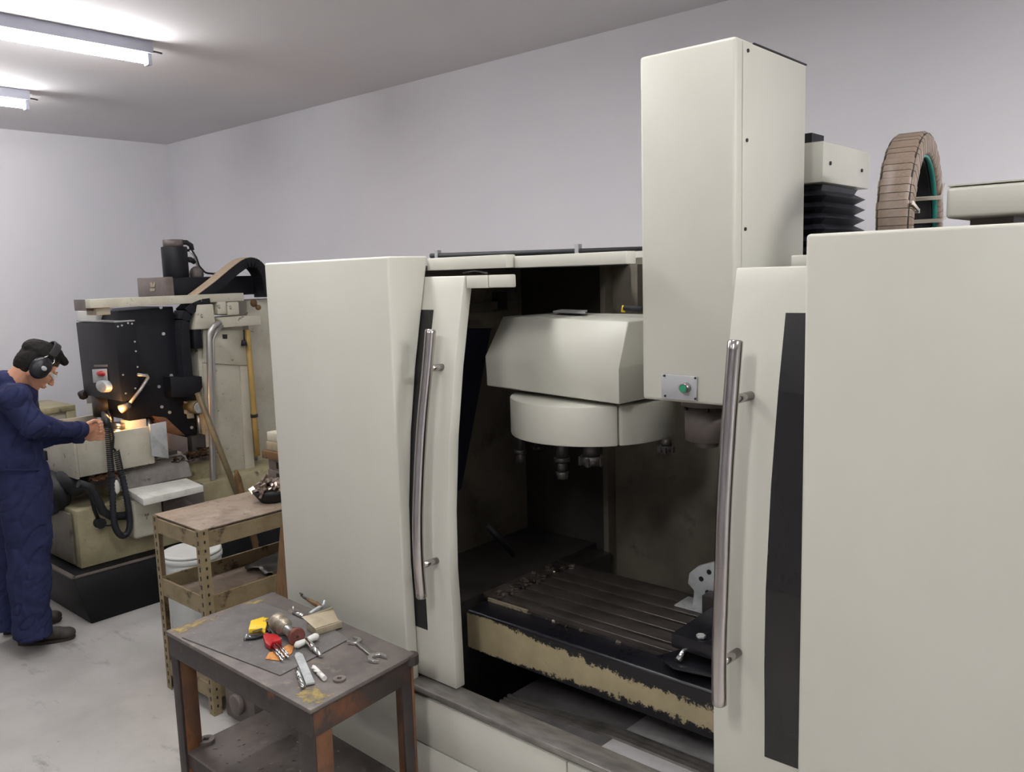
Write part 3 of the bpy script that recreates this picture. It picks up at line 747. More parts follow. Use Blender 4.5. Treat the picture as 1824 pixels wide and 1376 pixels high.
# column
build('column', MB().box(-6.05, -5.46, 2.90, 3.26, 0.55, 1.70), 'beige_old', fm, bevel=0.012)
build('column_upper_panel', MB().prism([(-5.440, 2.943, 1.675), (-5.440, 3.280, 1.651), (-5.440, 3.259, 1.393), (-5.440, 3.007, 1.435), (-5.440, 2.923, 1.447)], (-0.03, 0, 0)), 'beige_old', fm, bevel=0.004)
build('column_edge', MB().prism([(-5.445, 3.208, 1.398), (-5.445, 3.266, 1.392), (-5.445, 3.266, 0.473), (-5.445, 3.187, 0.473)], (-0.03, 0, 0)), 'beige_old', fm, bevel=0.004)
build('column_edge', MB().prism([(-5.445, 2.926, 1.446), (-5.445, 3.009, 1.434), (-5.445, 2.973, 0.479), (-5.445, 2.888, 0.498)], (-0.03, 0, 0)), 'beige_old', fm, bevel=0.004)
build('cover_plate', MB().prism([(-5.438, 3.082, 1.634), (-5.438, 3.121, 1.631), (-5.438, 3.118, 1.599), (-5.438, 3.084, 1.602)], (-0.006, 0, 0)), 'dot', fm)
build('rear_cabinet', MB().box(-6.0, -5.62, 3.40, 3.86, 0.276, 1.86), 'beige_old', fm, bevel=0.01)
build('column_block', MB().loft([(-5.60, 2.86, 1.682), (-5.40, 2.86, 1.682), (-5.40, 3.02, 1.682), (-5.60, 3.02, 1.682)], [(-5.60, 2.90, 1.85), (-5.40, 2.90, 1.85), (-5.40, 3.01, 1.85), (-5.60, 3.01, 1.85)]), 'beige_old', fm, bevel=0.008)
build('column_block', MB().box(-5.62, -5.42, 3.05, 3.12, 1.775, 1.87), 'beige_old', fm, bevel=0.008)
build('column_block', MB().box(-5.62, -5.42, 3.125, 3.22, 1.765, 1.86), 'beige_old', fm, bevel=0.012)
build('column_slab', MB().prism([(-5.60, 3.02, 1.685), (-5.36, 3.05, 1.685), (-5.36, 3.35, 1.685), (-5.60, 3.35, 1.685)], (0, 0, 0.07)), 'beige_old', fm, bevel=0.006)
build('cable_knot', MB().ell((-5.500, 3.386, 1.840), (0.03, 0, 0), (0, 0.025, 0), (0, 0, 0.03), 10, 8).ell((-5.480, 3.409, 1.806), (0.02, 0, 0), (0, 0.022, 0), (0, 0, 0.02), 10, 8), 'brown_wood', fm)
build('conduit', MB().tube([(-5.330, 3.011, 1.727), (-5.330, 2.963, 1.703), (-5.330, 2.922, 1.656), (-5.330, 2.911, 1.480), (-5.330, 2.891, 1.094), (-5.330, 2.862, 0.546), (-5.330, 2.854, 0.448)], 0.019, 10), 'conduit', fm)
build('conduit', MB().tube([(-5.360, 3.043, 1.701), (-5.360, 2.998, 1.665), (-5.360, 2.964, 1.606), (-5.360, 2.944, 1.320), (-5.360, 2.919, 0.929), (-5.360, 2.892, 0.454)], 0.012, 10), 'conduit', fm)
build('coolant_pipe', MB().tube([(-5.400, 3.255, 1.654), (-5.400, 3.262, 1.341), (-5.400, 3.264, 1.033), (-5.400, 3.268, 0.732)], 0.020, 10), 'ochre', fm, label='ochre coolant pipe')
pp = (-5.400, 3.264, 1.029)
build('pipe_clip', MB().cyl((pp[0], pp[1], pp[2] - 0.012), (pp[0], pp[1], pp[2] + 0.012), 0.026, n=12), 'black_matte', fm)
build('hanging_switch', MB().tube([(-5.380, 3.217, 1.657), (-5.380, 3.215, 1.577)], 0.006, 6).cyl((-5.380, 3.211, 1.586), (-5.380, 3.212, 1.545), 0.016, 0.022, n=10), 'black_matte', fm)

# ram housing on top, motor, overhead rail
rm_ = build('ram_housing', MB().box(-5.93, -5.65, 2.80, 3.62, 1.90, 2.04), 'black', fm, bevel=0.008)
build('ram_nose', MB().box(-5.94, -5.52, 2.742, 2.80, 1.90, 2.045), 'grey_brown', fm, bevel=0.008)
build('ram_badge', MB().prism([(-5.735, 2.741, 2.009), (-5.717, 2.741, 2.013), (-5.697, 2.741, 1.989), (-5.676, 2.741, 2.012), (-5.661, 2.741, 2.008), (-5.675, 2.741, 1.978), (-5.732, 2.741, 1.978)], (0, -0.004, 0)), 'tan_metal', fm)
build('ram_badge', MB().prism([(-5.742, 2.741, 1.971), (-5.668, 2.741, 1.970), (-5.680, 2.741, 1.951), (-5.745, 2.741, 1.951)], (0, -0.004, 0)), 'tan_metal', fm)
mo = (-5.80, 2.965)
mm = build('drive_motor', MB().cyl((mo[0], mo[1], 2.04), (mo[0], mo[1], 2.258), 0.088, n=28), 'black', fm, bevel=0.004)
build('motor_cap', MB().cyl((mo[0], mo[1] - 0.005, 2.258), (mo[0], mo[1] - 0.005, 2.308), 0.068, n=24), 'grey_brown', mm)
build('motor_plug', MB().tube([(-5.780, 3.009, 2.289), (-5.780, 3.051, 2.289), (-5.780, 3.084, 2.269), (-5.780, 3.089, 2.233)], 0.018, 8), 'black_matte', mm)
build('motor_plug', MB().tube([(-5.780, 3.024, 2.170), (-5.780, 3.075, 2.165), (-5.780, 3.103, 2.149)], 0.020, 8), 'black_matte', mm)
build('motor_plug', MB().tube([(-5.780, 3.029, 2.233), (-5.780, 3.072, 2.233)], 0.010, 8), 'black_matte', mm)
build('motor_cable', MB().tube([(-5.770, 3.067, 2.233), (-5.770, 3.097, 2.193), (-5.770, 3.110, 2.136), (-5.770, 3.141, 2.088), (-5.770, 3.192, 2.066), (-5.770, 3.326, 2.059)], 0.008, 8), 'conduit', mm)
build('motor_cable', MB().tube([(-5.750, 3.073, 2.232), (-5.750, 3.103, 2.180), (-5.750, 3.119, 2.120), (-5.750, 3.163, 2.070), (-5.750, 3.242, 2.057)], 0.006, 8), 'black_matte', mm)
build('cable_gland', MB().ell((-5.80, 3.12, 2.06), (0.05, 0, 0), (0, 0.05, 0), (0, 0, 0.06), 12, 8), 'grey_brown', fm)
build('overhead_rail', MB().box(-5.50, -5.42, 2.20, 3.262, 1.862, 1.918), 'beige_old', fm, bevel=0.004)
build('rail_arm', MB().box((-5.683, 2.230, 1.894)[0], -5.505, 2.205, 2.255, 1.845, 1.915), 'grey_brown', fm)
build('rail_bracket', MB().box(-5.62, -5.47, 2.25, 2.34, 1.815, 1.86), 'beige_old', fm, bevel=0.004)

# cable chains
def chain(path, x0, x1, th, name, mat_top, n_links=None):
    P = [Vector((0, a, b)) for a, b in path]
    L = [0]
    for a, b in zip(P, P[1:]): L.append(L[-1] + (b - a).length)
    def at(s):
        for i in range(len(P) - 1):
            if s <= L[i + 1] or i == len(P) - 2:
                return P[i].lerp(P[i + 1], (s - L[i]) / (L[i + 1] - L[i]))
    n = n_links
    for i in range(n):
        a = at(L[-1] * i / n); b = at(L[-1] * (i + 1) / n)
        d = (b - a).normalized(); nn = Vector((0, -d.z, d.y))
        c = (a + b) / 2
        lk = build(name, MB().obox(c + V3((x0 + x1) / 2, 0, 0), ((x1 - x0) / 2, 0, 0), d * ((b - a).length / 2 * 0.97 + 0.002), nn * th / 2), 'black', fm)
        build('link_cover', MB().obox(c + V3((x0 + x1) / 2, 0, 0) + nn * (th / 2 + 0.0015), ((x1 - x0) / 2 - 0.004, 0, 0), d * ((b - a).length / 2 * 0.94 + 0.002), nn * 0.0015), mat_top, lk)
def smooth_path(pts, sub=5):
    out = []
    for i in range(len(pts) - 1):
        p0 = Vector(pts[max(i - 1, 0)]); p1 = Vector(pts[i]); p2 = Vector(pts[i + 1]); p3 = Vector(pts[min(i + 2, len(pts) - 1)])
        for k in range(sub):
            t = k / sub
            q = 0.5 * ((2 * p1) + (p2 - p0) * t + (2 * p0 - 5 * p1 + 4 * p2 - p3) * t * t + (3 * p1 - p0 - 3 * p2 + p3) * t ** 3)
            out.append((q.x, q.y))
    out.append(tuple(pts[-1]))
    return out
chain(smooth_path([(2.94, 1.875), (3.10, 1.975), (3.26, 2.085), (3.36, 2.135), (3.44, 2.115), (3.495, 2.02), (3.50, 1.88)]), -5.62, -5.48, 0.065, 'chain_link', 'tan_chain', 26)
chain(smooth_path([(2.80, 1.33), (2.80, 1.55), (2.805, 1.72), (2.835, 1.80), (2.91, 1.85), (3.0, 1.862)]), -5.56, -5.42, 0.06, 'chain_link', 'bellows', 11)

# head
hp = [(2.40, 1.118), (2.40, 1.835), (2.77, 1.845), (2.80, 1.30), (2.86, 1.28), (2.86, 0.945), (2.78, 0.945), (2.58, 1.09), (2.55, 1.118)]
hd2 = build('head_casting', MB().prism([(-6.0, y, z) for y, z in hp], (0.50, 0, 0)), 'black', fm, bevel=0.004)
fb = build('head_cover', MB().prism([(-6.00, 2.335, 1.258), (-6.02, 2.335, 1.755), (-5.42, 2.335, 1.765), (-5.42, 2.335, 1.258)], (0, 0.125, 0)), 'black', fm, bevel=0.004)
build('head_cover_top', MB().box(-6.01, -5.43, 2.338, 2.47, 1.765, 1.773), 'plate_grey', fm)
build('head_bracket', MB().prism([(-5.52, y, z) for y, z in [(2.66, 1.38), (2.885, 1.36), (2.885, 1.285), (2.84, 1.225), (2.66, 1.245)]], (0.12, 0, 0)), 'black', fm, bevel=0.004)
build('head_block', MB().box(-5.60, -5.42, 2.86, 2.92, 1.55, 1.68), 'black', fm, bevel=0.003)
for p in ((-5.499, 2.683, 1.843), (-5.499, 2.686, 1.666), (-5.499, 2.624, 1.314), (-5.499, 2.682, 1.303), (-5.499, 2.631, 1.175), (-5.499, 2.682, 1.130), (-5.499, 2.712, 1.242), (-5.499, 2.716, 1.380), (-5.499, 2.830, 1.001)):
    build('head_screw', MB().cyl((-5.502, p[1], p[2]), (-5.493, p[1], p[2]), 0.011, n=8), 'screw', hd2)
for p in ((-5.419, 2.354, 1.739), (-5.419, 2.380, 1.744), (-5.419, 2.420, 1.756), (-5.419, 2.445, 1.751), (-5.419, 2.453, 1.634), (-5.419, 2.454, 1.572), (-5.419, 2.456, 1.469), (-5.419, 2.358, 1.428), (-5.419, 2.365, 1.307), (-5.419, 2.429, 1.332)):
    build('cover_screw', MB().cyl((-5.421, p[1], p[2]), (-5.416, p[1], p[2]), 0.006, n=8), 'screw', fb)
es = build('switch_plate', MB().prism([(-5.797, 2.333, 1.447), (-5.586, 2.333, 1.462), (-5.588, 2.333, 1.373), (-5.800, 2.333, 1.356)], (0, -0.012, 0)), 'plate_grey', fb, bevel=0.003)
ep = (-5.656, 2.320, 1.427)
build('stop_button', MB().ell((ep[0], 2.322, ep[2]), (0.062, 0, 0), (0, 0.025, 0), (0, 0, 0.019), 16, 8), 'red', es, label='red stop button')
dp = (-5.618, 2.300, 1.346)
build('dial', MB().loft([(dp[0] + 0.088 * math.cos(t_ * 0.2618), 2.333, dp[2] + 0.042 * math.sin(t_ * 0.2618)) for t_ in range(24)], [(dp[0] + 0.080 * math.cos(t_ * 0.2618), 2.295, dp[2] + 0.038 * math.sin(t_ * 0.2618)) for t_ in range(24)]), 'galv', fb, bevel=0.003, label='grey dial')
build('nameplate', MB().prism([(-5.783, 2.334, 1.478), (-5.574, 2.334, 1.489), (-5.577, 2.334, 1.474), (-5.787, 2.334, 1.463)], (0, -0.003, 0)), 'grey_brown', fb)
tl = (-5.987, 2.330, 1.259)
build('quill_lever', MB().tube([(-5.99, 2.34, tl[2]), (tl[0] - 0.02, 2.33, tl[2]), (tl[0] - 0.07, 2.33, tl[2] + 0.005)], [0.03, 0.035, 0.018], 8), 'black_matte', fb)
# spindle under the head
sc = (-5.870, 2.420, 1.135)
build('spindle_housing', MB().cyl((sc[0], 2.42, 1.26), (sc[0], 2.42, 1.115), 0.085, n=20), 'inner_dark', fm)
build('spindle_arbor', MB().cyl((sc[0] - 0.0, 2.42, 1.115), (sc[0] - 0.0, 2.42, 1.0), 0.04, n=16), 'conduit', fm)
build('spindle_bracket', MB().box((-6.266, 2.450, 1.096)[0], (-6.007, 2.450, 1.119)[0], 2.45, 2.52, 1.11, 1.26), 'grey_brown', fm, bevel=0.004)
build('data_plate', MB().prism([(-6.238, 2.445, 1.165), (-6.064, 2.445, 1.183), (-6.082, 2.445, 1.101), (-6.244, 2.445, 1.099)], (0, -0.006, 0)), 'pale', fm)
build('steel_fixture', MB().cyl((-5.600, 2.379, 1.059), (-5.600, 2.375, 1.026), 0.075, n=20).cyl((-5.600, 2.382, 1.096), (-5.600, 2.378, 1.055), 0.05, n=20), 'steel', fm)
build('steel_fixture', MB().box(-5.62, -5.50, 2.40, 2.52, 0.90, 1.11), 'pale', fm, bevel=0.004)
build('steel_fixture', MB().cyl((-5.56, 2.56, 0.90), (-5.56, 2.56, 1.12), 0.03, n=12), 'steel', fm)
# work lamp on a bent arm, lit warm
wl = [(-5.400, 2.457, 1.418), (-5.400, 2.505, 1.410), (-5.400, 2.511, 1.394), (-5.400, 2.452, 1.320), (-5.400, 2.379, 1.245)]
build('lamp_arm', MB().tube([(-5.50, wl[0][1], wl[0][2])] + wl, 0.011, 8), 'conduit', fm)
lh = (-5.420, 2.365, 1.223)
lb = (-5.455, 2.328, 1.200)
ld_ = (Vector(lb) - Vector(lh)).normalized()
lhd = build('lamp_head', MB().cyl(Vector(lh) - ld_ * 0.02, Vector(lh) + ld_ * 0.045, 0.018, 0.029, n=16), 'grey_brown', fm)
build('lamp_bulb', MB().ell(Vector(lh) + ld_ * 0.044, (0.012, 0, 0), (0, 0.012, 0), (0, 0, 0.012), 12, 8), 'bulb', lhd, label='glowing warm bulb')
pl = bpy.data.lights.new('worklight', 'POINT')
pl.energy = 6.0; pl.color = (1.0, 0.50, 0.16); pl.shadow_soft_size = 0.03
plo = bpy.data.objects.new('worklight', pl); COL.objects.link(plo)
plo.parent = lhd; plo.location = Vector((-5.415, 2.288, 1.198)) - ORG[lhd]
# dovetail ways and knee screw cover
build('dovetail_way', MB().prism([(-5.460, 2.557, 1.125), (-5.460, 2.637, 1.105), (-5.460, 2.764, 0.957), (-5.460, 2.650, 0.987)], (-0.1, 0, 0)), 'way', fm, bevel=0.004)
build('dovetail_way', MB().prism([(-5.420, 2.620, 1.004), (-5.420, 2.755, 0.951), (-5.420, 2.751, 0.814), (-5.420, 2.620, 0.873)], (-0.15, 0, 0)), 'grey_brown', fm, bevel=0.004)
build('knee_block', MB().box(-5.70, -5.45, 2.80, 2.90, 0.62, 0.945), 'inner_dark', fm, bevel=0.004)
vp = (-5.380, 2.825, 1.154)
build('indicator_body', MB().cyl((-5.50, vp[1], vp[2]), (-5.36, vp[1], vp[2]), 0.045, n=18), 'olive', fm)
build('indicator_face', MB().cyl((-5.361, vp[1], vp[2]), (-5.352, vp[1], vp[2]), 0.038, n=18), 'galv', fm)
build('indicator_rod', MB().cyl((-5.380, 2.824, 1.100), (-5.380, 2.830, 0.978), 0.010, n=8), 'conduit', fm)
build('indicator_rod', MB().cyl((-5.380, 2.828, 1.243), (-5.380, 2.828, 1.193), 0.008, n=8), 'conduit', fm)
build('yellow_tag', MB().prism([(-5.420, 2.773, 1.112), (-5.420, 2.814, 1.113), (-5.420, 2.815, 1.078), (-5.420, 2.774, 1.080)], (-0.02, 0, 0)), 'tan_metal', fm)
build('slot_plate', MB().prism([(-5.460, 2.789, 1.192), (-5.460, 2.821, 1.187), (-5.460, 2.815, 1.114), (-5.460, 2.785, 1.106)], (-0.05, 0, 0)), 'plate_grey', fm)
# coiled pendant cable
def smooth_path3(pts, sub):
    P = [Vector(p) for p in pts]; out = []
    for i in range(len(P) - 1):
        p0 = P[max(i - 1, 0)]; p1 = P[i]; p2 = P[i + 1]; p3 = P[min(i + 2, len(P) - 1)]
        for k in range(sub):
            t = k / sub
            out.append(0.5 * ((2 * p1) + (p2 - p0) * t + (2 * p0 - 5 * p1 + 4 * p2 - p3) * t * t + (3 * p1 - p0 - 3 * p2 + p3) * t ** 3))
    return out + [P[-1]]
def helix(path, r, turns, wr, n=8):
    P = [Vector(p) for p in path]; L = [0]
    for a, b in zip(P, P[1:]): L.append(L[-1] + (b - a).length)
    pts = []; steps = turns * n
    for s in range(steps + 1):
        d = L[-1] * s / steps; i = 0
        while i < len(P) - 2 and d > L[i + 1]: i += 1
        t = (d - L[i]) / (L[i + 1] - L[i]); c = P[i].lerp(P[i + 1], t)
        tg = (P[i + 1] - P[i]).normalized()
        a = tg.cross(V3(1, 0, 0)); a = a.normalized() if a.length > 0.01 else V3(0, 1, 0)
        b = tg.cross(a)
        ph = 2 * math.pi * s / n
        pts.append(c + a * r * math.cos(ph) + b * r * math.sin(ph))
    return MB().tube(pts, wr, 5)
hose_l = [(-5.200, 2.140, 0.860), (-5.200, 2.131, 0.728), (-5.200, 2.125, 0.587), (-5.200, 2.129, 0.521), (-5.200, 2.145, 0.474), (-5.200, 2.171, 0.449), (-5.200, 2.200, 0.460), (-5.200, 2.218, 0.506), (-5.200, 2.221, 0.581), (-5.200, 2.214, 0.691), (-5.200, 2.199, 0.838)]
rp = smooth_path3(hose_l, 14)
build('ribbed_hose', MB().tube(rp, [0.021 if i % 2 else 0.0165 for i in range(len(rp))], 10), 'bellows', fm, label='dark ribbed cable sleeve')
cc = [(-5.200, 2.140, 1.155), (-5.200, 2.140, 1.043), (-5.200, 2.137, 0.903), (-5.200, 2.137, 0.833)]
cc2 = [(-5.200, 2.198, 0.820), (-5.200, 2.188, 0.900), (-5.200, 2.179, 0.991)]
build('coiled_cable', helix(cc, 0.0170, 26, 0.0050), 'black_matte', fm, label='black coiled pendant cable')
build('coiled_cable', helix(cc2, 0.0170, 13, 0.0050), 'black_matte', fm, label='black coiled pendant cable')
build('coiled_cable', MB().tube([(sc[0] + 0.05, 2.38, 1.14), (-5.200, 2.139, 1.183), (-5.200, 2.139, 1.148)], 0.02, 8), 'black_matte', fm)
build('pendant_cord', MB().tube([(sc[0] + 0.08, 2.40, 1.16), (-5.200, 2.164, 1.158), (-5.200, 2.170, 1.073), (-5.200, 2.160, 1.011), (-5.200, 2.181, 0.980)], 0.007, 6), 'black_matte', fm)
build('cable_drop', MB().ell((-5.190, 2.157, 0.766), (0.012, 0, 0), (0, 0.018, 0), (0, 0, 0.045), 10, 8), 'pale', fm)

tag(build('plastic_tub', MB().loft([(-6.073, 2.370, 1.752), (-5.781, 2.370, 1.757), ((-5.781, 2.370, 1.757)[0], 2.45, (-5.781, 2.370, 1.757)[2]), ((-6.073, 2.370, 1.752)[0], 2.45, (-6.073, 2.370, 1.752)[2])],
     [(-6.046, 2.360, 1.834), (-5.711, 2.360, 1.840), ((-5.711, 2.360, 1.840)[0], 2.46, (-5.711, 2.360, 1.840)[2]), ((-6.046, 2.360, 1.834)[0], 2.46, (-6.046, 2.360, 1.834)[2])]), 'pale', None, bevel=0.008, seg=3),
    'small white plastic tub standing on the black head of the far machine', 'tub')

# pole and stick leaning on the column
p0 = Vector((-5.300, 2.791, 1.265)); p1 = Vector((-5.200, 2.973, 0.526))
pe = p1 + (p1 - p0) * (p1.z - 0.012) / (p0.z - p1.z)
tag(build('leaning_rod', MB().cyl(pe, p0, 0.020, n=12), 'olive'), 'long olive rod leaning slantwise against the far machine column', 'rod')
q0 = Vector((-5.120, 2.925, 0.729)); q1 = Vector((-5.100, 2.949, 0.546))
qe = q1 + (q1 - q0) * (q1.z - 0.02) / (q0.z - q1.z)
tag(build('wooden_stick', MB().tube([qe, q1, q0.lerp(q1, 0.3), q0], [0.022, 0.020, 0.022, 0.012], 10), 'brown_wood'), 'short dark brown stick standing behind the olive shelf cart', 'stick')

# steel cabinet frame beyond the operator
ec = thing('steel_cabinet', 'low worn cream steel cabinet against the left wall behind the operator', 'cabinet', (-7.1, 2.5, 0))
cz = (-6.800, 2.354, 1.094)[2]
build('carcass', MB().box(-7.3, -6.82, 2.05, 2.56, 0, cz - 0.03), 'beige_old', ec)
build('top_rim', MB().box(-7.3, -6.79, 2.03, 2.57, cz - 0.045, cz), 'beige_dirty', ec, bevel=0.004)
build('corner_post', MB().box(-6.82, -6.79, 2.50, 2.57, 0, cz - 0.045), 'beige_dirty', ec, bevel=0.003)
build('side_panel', MB().box(-6.822, -6.812, 2.08, 2.50, 0.70, cz - 0.10), 'pale', ec)
build('side_panel', MB().box(-6.822, -6.812, 2.08, 2.50, 0.05, 0.68), 'grey_brown', ec)

# ================================================================== SHELF CART
ct = thing('shelf_cart', 'olive brown slotted steel shelf rack with three shelves', 'shelf', (-3.72, 2.4, 0))
CX0, CX1, CY0, CY1 = -3.948, -3.495, 1.795, 2.98
for (x, y, sx_, sy_) in ((CX0, CY0, 1, 1), (CX1, CY0, -1, 1), (CX0, CY1, 1, -1), (CX1, CY1, -1, -1)):
    L_ = 0.042; T_ = 0.003
    xa, xb3 = sorted((x, x + sx_ * L_)); ya, yb3 = sorted((y, y + sy_ * L_))
    xc, xd = sorted((x, x + sx_ * T_)); yc, yd = sorted((y, y + sy_ * T_))
    ps = build('slotted_post', MB().box(xa, xb3, yc, yd, 0, 0.89).box(xc, xd, min(yd, yb3), yb3, 0, 0.89) if sy_ > 0 else MB().box(xa, xb3, yc, yd, 0, 0.89).box(xc, xd, ya, yc, 0, 0.89), 'cart', ct)
    sl = MB()
    for k in range(21):
        z = 0.03 + k * 0.0415
        yo = y - sy_ * 0.0006
        sl.box(x + sx_ * 0.021 - 0.004, x + sx_ * 0.021 + 0.004, yo - 0.0006, yo + 0.0006, z, z + 0.020)
        xo = x - sx_ * 0.0006
        sl.box(xo - 0.0006, xo + 0.0006, y + sy_ * 0.021 - 0.004, y + sy_ * 0.021 + 0.004, z + 0.008, z + 0.022)
    build('post_slots', sl, 'slot', ps, kind='stuff')
def shelf(z_top, lip, board_mat, sunk):
    sh = MB()
    a, b, c, d = CX0 + 0.003, CX1 - 0.003, CY0 + 0.003, CY1 - 0.003
    sh.box(a, b, c, c + 0.012, z_top - lip, z_top).box(a, b, d - 0.012, d, z_top - lip, z_top)
    sh.box(a, a + 0.012, c + 0.012, d - 0.012, z_top - lip, z_top).box(b - 0.012, b, c + 0.012, d - 0.012, z_top - lip, z_top)
    s_ = build('shelf_rim', sh, 'cart', ct, bevel=0.002, seg=1)
    build('shelf_board', MB().box(a + 0.013, b - 0.013, c + 0.013, d - 0.013, z_top - sunk - 0.012, z_top - sunk), board_mat, s_)
shelf(0.878, 0.075, 'cart_top', -0.008)
shelf(0.575, 0.088, 'cart_top', 0.070)
shelf(0.150, 0.075, 'cart_top', 0.055)
build('top_board', MB().box(CX0 + 0.006, CX1 - 0.004, CY0 + 0.006, CY1 - 0.004, 0.8865, 0.893), 'cart_top', ct, bevel=0.002)
# things on the cart
rag = MB(); n_ = 12
vs = []; fs = []
for i in range(n_):
    for j in range(n_):
        u, v = i / (n_ - 1), j / (n_ - 1)
        x = -3.87 + 0.30 * u; y = 2.22 + 0.55 * v
        h = 0.016 + 0.05 * abs(noise.noise(Vector((u * 2.2, v * 2.6, 1.3)))) + 0.012 * noise.noise(Vector((u * 6, v * 6, 4)))
        vs.append((x + 0.03 * noise.noise(Vector((u * 3, v * 3, 8))), y + 0.04 * noise.noise(Vector((u * 3, v * 3, 12))), 0.505 + max(h, 0.004)))
for i in range(n_ - 1):
    for j in range(n_ - 1):
        fs.append((i * n_ + j, (i + 1) * n_ + j, (i + 1) * n_ + j + 1, i * n_ + j + 1))
rag.add(vs, fs, True)
ro = build('crumpled_sheet', rag, 'dark_iron')
sm_ = ro.modifiers.new('thick', 'SOLIDIFY'); sm_.thickness = 0.002; sm_.offset = 1
tag(ro, 'crumpled dark grey sheet lying on the middle shelf of the rack', 'sheet')
rk = thing('scrap_bowl', 'dark bowl heaped with shiny scrap metal at the end of the top shelf', 'bowl', (-3.72, 2.50, 0.893))
bw = (-3.670, 2.269, 0.895)
bx, by = -3.67, 2.29
build('bowl', MB().tube([(bx, by, 0.8935), (bx, by, 0.905), (bx, by, 0.935), (bx, by, 0.955), (bx, by, 0.948)], [0.062, 0.070, 0.092, 0.100, 0.085], 20), 'black_matte', rk)
rng = random.Random(5)
sw = MB()
for k in range(34):
    a_ = rng.random() * 6.28; r_ = rng.random() ** 0.5 * 0.078
    p = Vector((bx + r_ * math.cos(a_), by + r_ * math.sin(a_), 0.955 + (0.1 - r_) * 0.75 * rng.random()))
    d1 = Vector((rng.uniform(-1, 1), rng.uniform(-1, 1), rng.uniform(-0.6, 0.6))).normalized()
    d2 = d1.cross(Vector((rng.uniform(-1, 1), rng.uniform(-1, 1), rng.uniform(-1, 1)))).normalized()
    s_ = rng.uniform(0.018, 0.042)
    sw.obox(p, d1 * s_, d2 * s_ * 0.45, d1.cross(d2) * 0.006)
build('scrap_heap', sw, 'chips', rk, kind='stuff', label='heap of shiny metal scrap')
# stacked bars behind the bowl
for k, (za, zb_, o_, mt, nm) in enumerate(((0.8935, 0.942, 0.012, 'inner_dark', 'lowest, nearly black'), (0.9425, 0.996, 0.004, 'grey_brown', 'second lowest, grey'), (0.9965, 1.056, 0.010, 'grey_brown', 'third lowest, thick grey'),
        (1.0565, 1.100, -0.024, 'brown_wood', 'third from top, brown'), (1.1005, 1.150, 0.006, 'tan_metal', 'second from the top, tan'), (1.1505, 1.200, 0.012, 'beige_old', 'topmost, cream'))):
    b_ = thing('flat_block', nm + ' block of the stack on the rack behind the scrap bowl', 'block', (-3.77, 2.52, za), 'blocks stacked on the top shelf of the rack')
    build('slab', MB().box(-3.925 + o_, -3.62, 2.425 + o_ * 0.5, 2.62, za, zb_), mt, b_, bevel=0.004)
    if k in (1, 2):
        build('recess', MB().box(-3.84, -3.70, 2.424 + o_ * 0.5, 2.4262 + o_ * 0.5, za + 0.012, zb_ - 0.012), 'slot', b_)
# bucket behind the rack
bc = (-4.585, 2.30)
bk = thing('bucket', 'white plastic bucket standing on the floor behind the olive rack', 'bucket', (bc[0], bc[1], 0))
build('body', MB().tube([(bc[0], bc[1], 0.0), (bc[0], bc[1], 0.012), (bc[0], bc[1], 0.36), (bc[0], bc[1], 0.40)], [0.135, 0.142, 0.160, 0.162], 28), 'bucket', bk)
build('rim', MB().tube([(bc[0], bc[1], 0.40), (bc[0], bc[1], 0.405), (bc[0], bc[1], 0.43), (bc[0], bc[1], 0.435)], [0.162, 0.169, 0.169, 0.158], 28), 'bucket', bk)
build('lid', MB().tube([(bc[0], bc[1], 0.436), (bc[0], bc[1], 0.448), (bc[0], bc[1], 0.452)], [0.166, 0.166, 0.152], 28), 'bucket', bk)
# pail far behind
pb = (-4.600, 2.859, 0.383)
pt_ = thing('steel_pail', 'small grey pail on the floor between the rack and the left cabinet', 'pail', (-4.45, 3.3, 0))
build('body', MB().tube([(-4.45, 3.3, 0), (-4.45, 3.3, 0.34)], [0.14, 0.17], 20), 'galv', pt_)
build('rim', MB().tube([(-4.45, 3.3, 0.34), (-4.45, 3.3, 0.355)], [0.176, 0.176], 20), 'galv', pt_)
# gray motor block on the floor between rack and bench, boards
tag(build('pump_block', MB().box(-3.47, -3.22, 1.84, 2.06, 0.0, 0.215).cyl((-3.34, 1.84, 0.10), (-3.34, 1.81, 0.10), 0.05, n=16), 'grey_brown', None, bevel=0.010), 'dark grey cast block on the floor beside the rack foot', 'block')
tag(build('pale_board', MB().box(-3.478, -3.452, 1.88, 2.34, 0.2155, 0.487), 'wood', None, bevel=0.003), 'pale wooden board on edge between the olive rack and the bench', 'board')
tag(build('upright_board', MB().prism([(-3.052, 1.930, 0.968), (-2.979, 1.930, 0.993), (-2.90, 1.93, 0.0), (-3.05, 1.93, 0.0), (-3.128, 1.930, 0.648)], (0, 0.02, 0)), 'brown_wood', None, bevel=0.003), 'brown board leaning upright beside the left cabinet edge', 'board')

# ================================================================== WORKBENCH
wb = thing('workbench', 'low dark steel workbench in the foreground with worn top and rusty legs', 'workbench', (-2.35, 1.48, 0))
TZ = 0.780
TP = [tuple(p[:2]) for p in ((-2.825, 1.292, 0.780), (-1.946, 1.287, 0.780), (-1.978, 1.721, 0.780), (-2.840, 1.742, 0.780))]
build('bench_top', MB().prism([(x, y, TZ - 0.016) for x, y in TP], (0, 0, 0.016)), 'bench', wb, bevel=0.006, seg=2)
for (x, y, s_) in ((-1.985, 1.713, 0.0),):
    build('rounded_corner', MB().cyl((x - 0.005, y - 0.005, TZ - 0.035), (x - 0.005, y - 0.005, TZ - 0.001), 0.026, n=18), 'bench_frame', wb, bevel=0.004)
def inset(d):
    cx = sum(p[0] for p in TP) / 4; cy = sum(p[1] for p in TP) / 4
    return [(x + (d if x < cx else -d), y + (d if y < cy else -d)) for x, y in TP]
FI = inset(0.012)
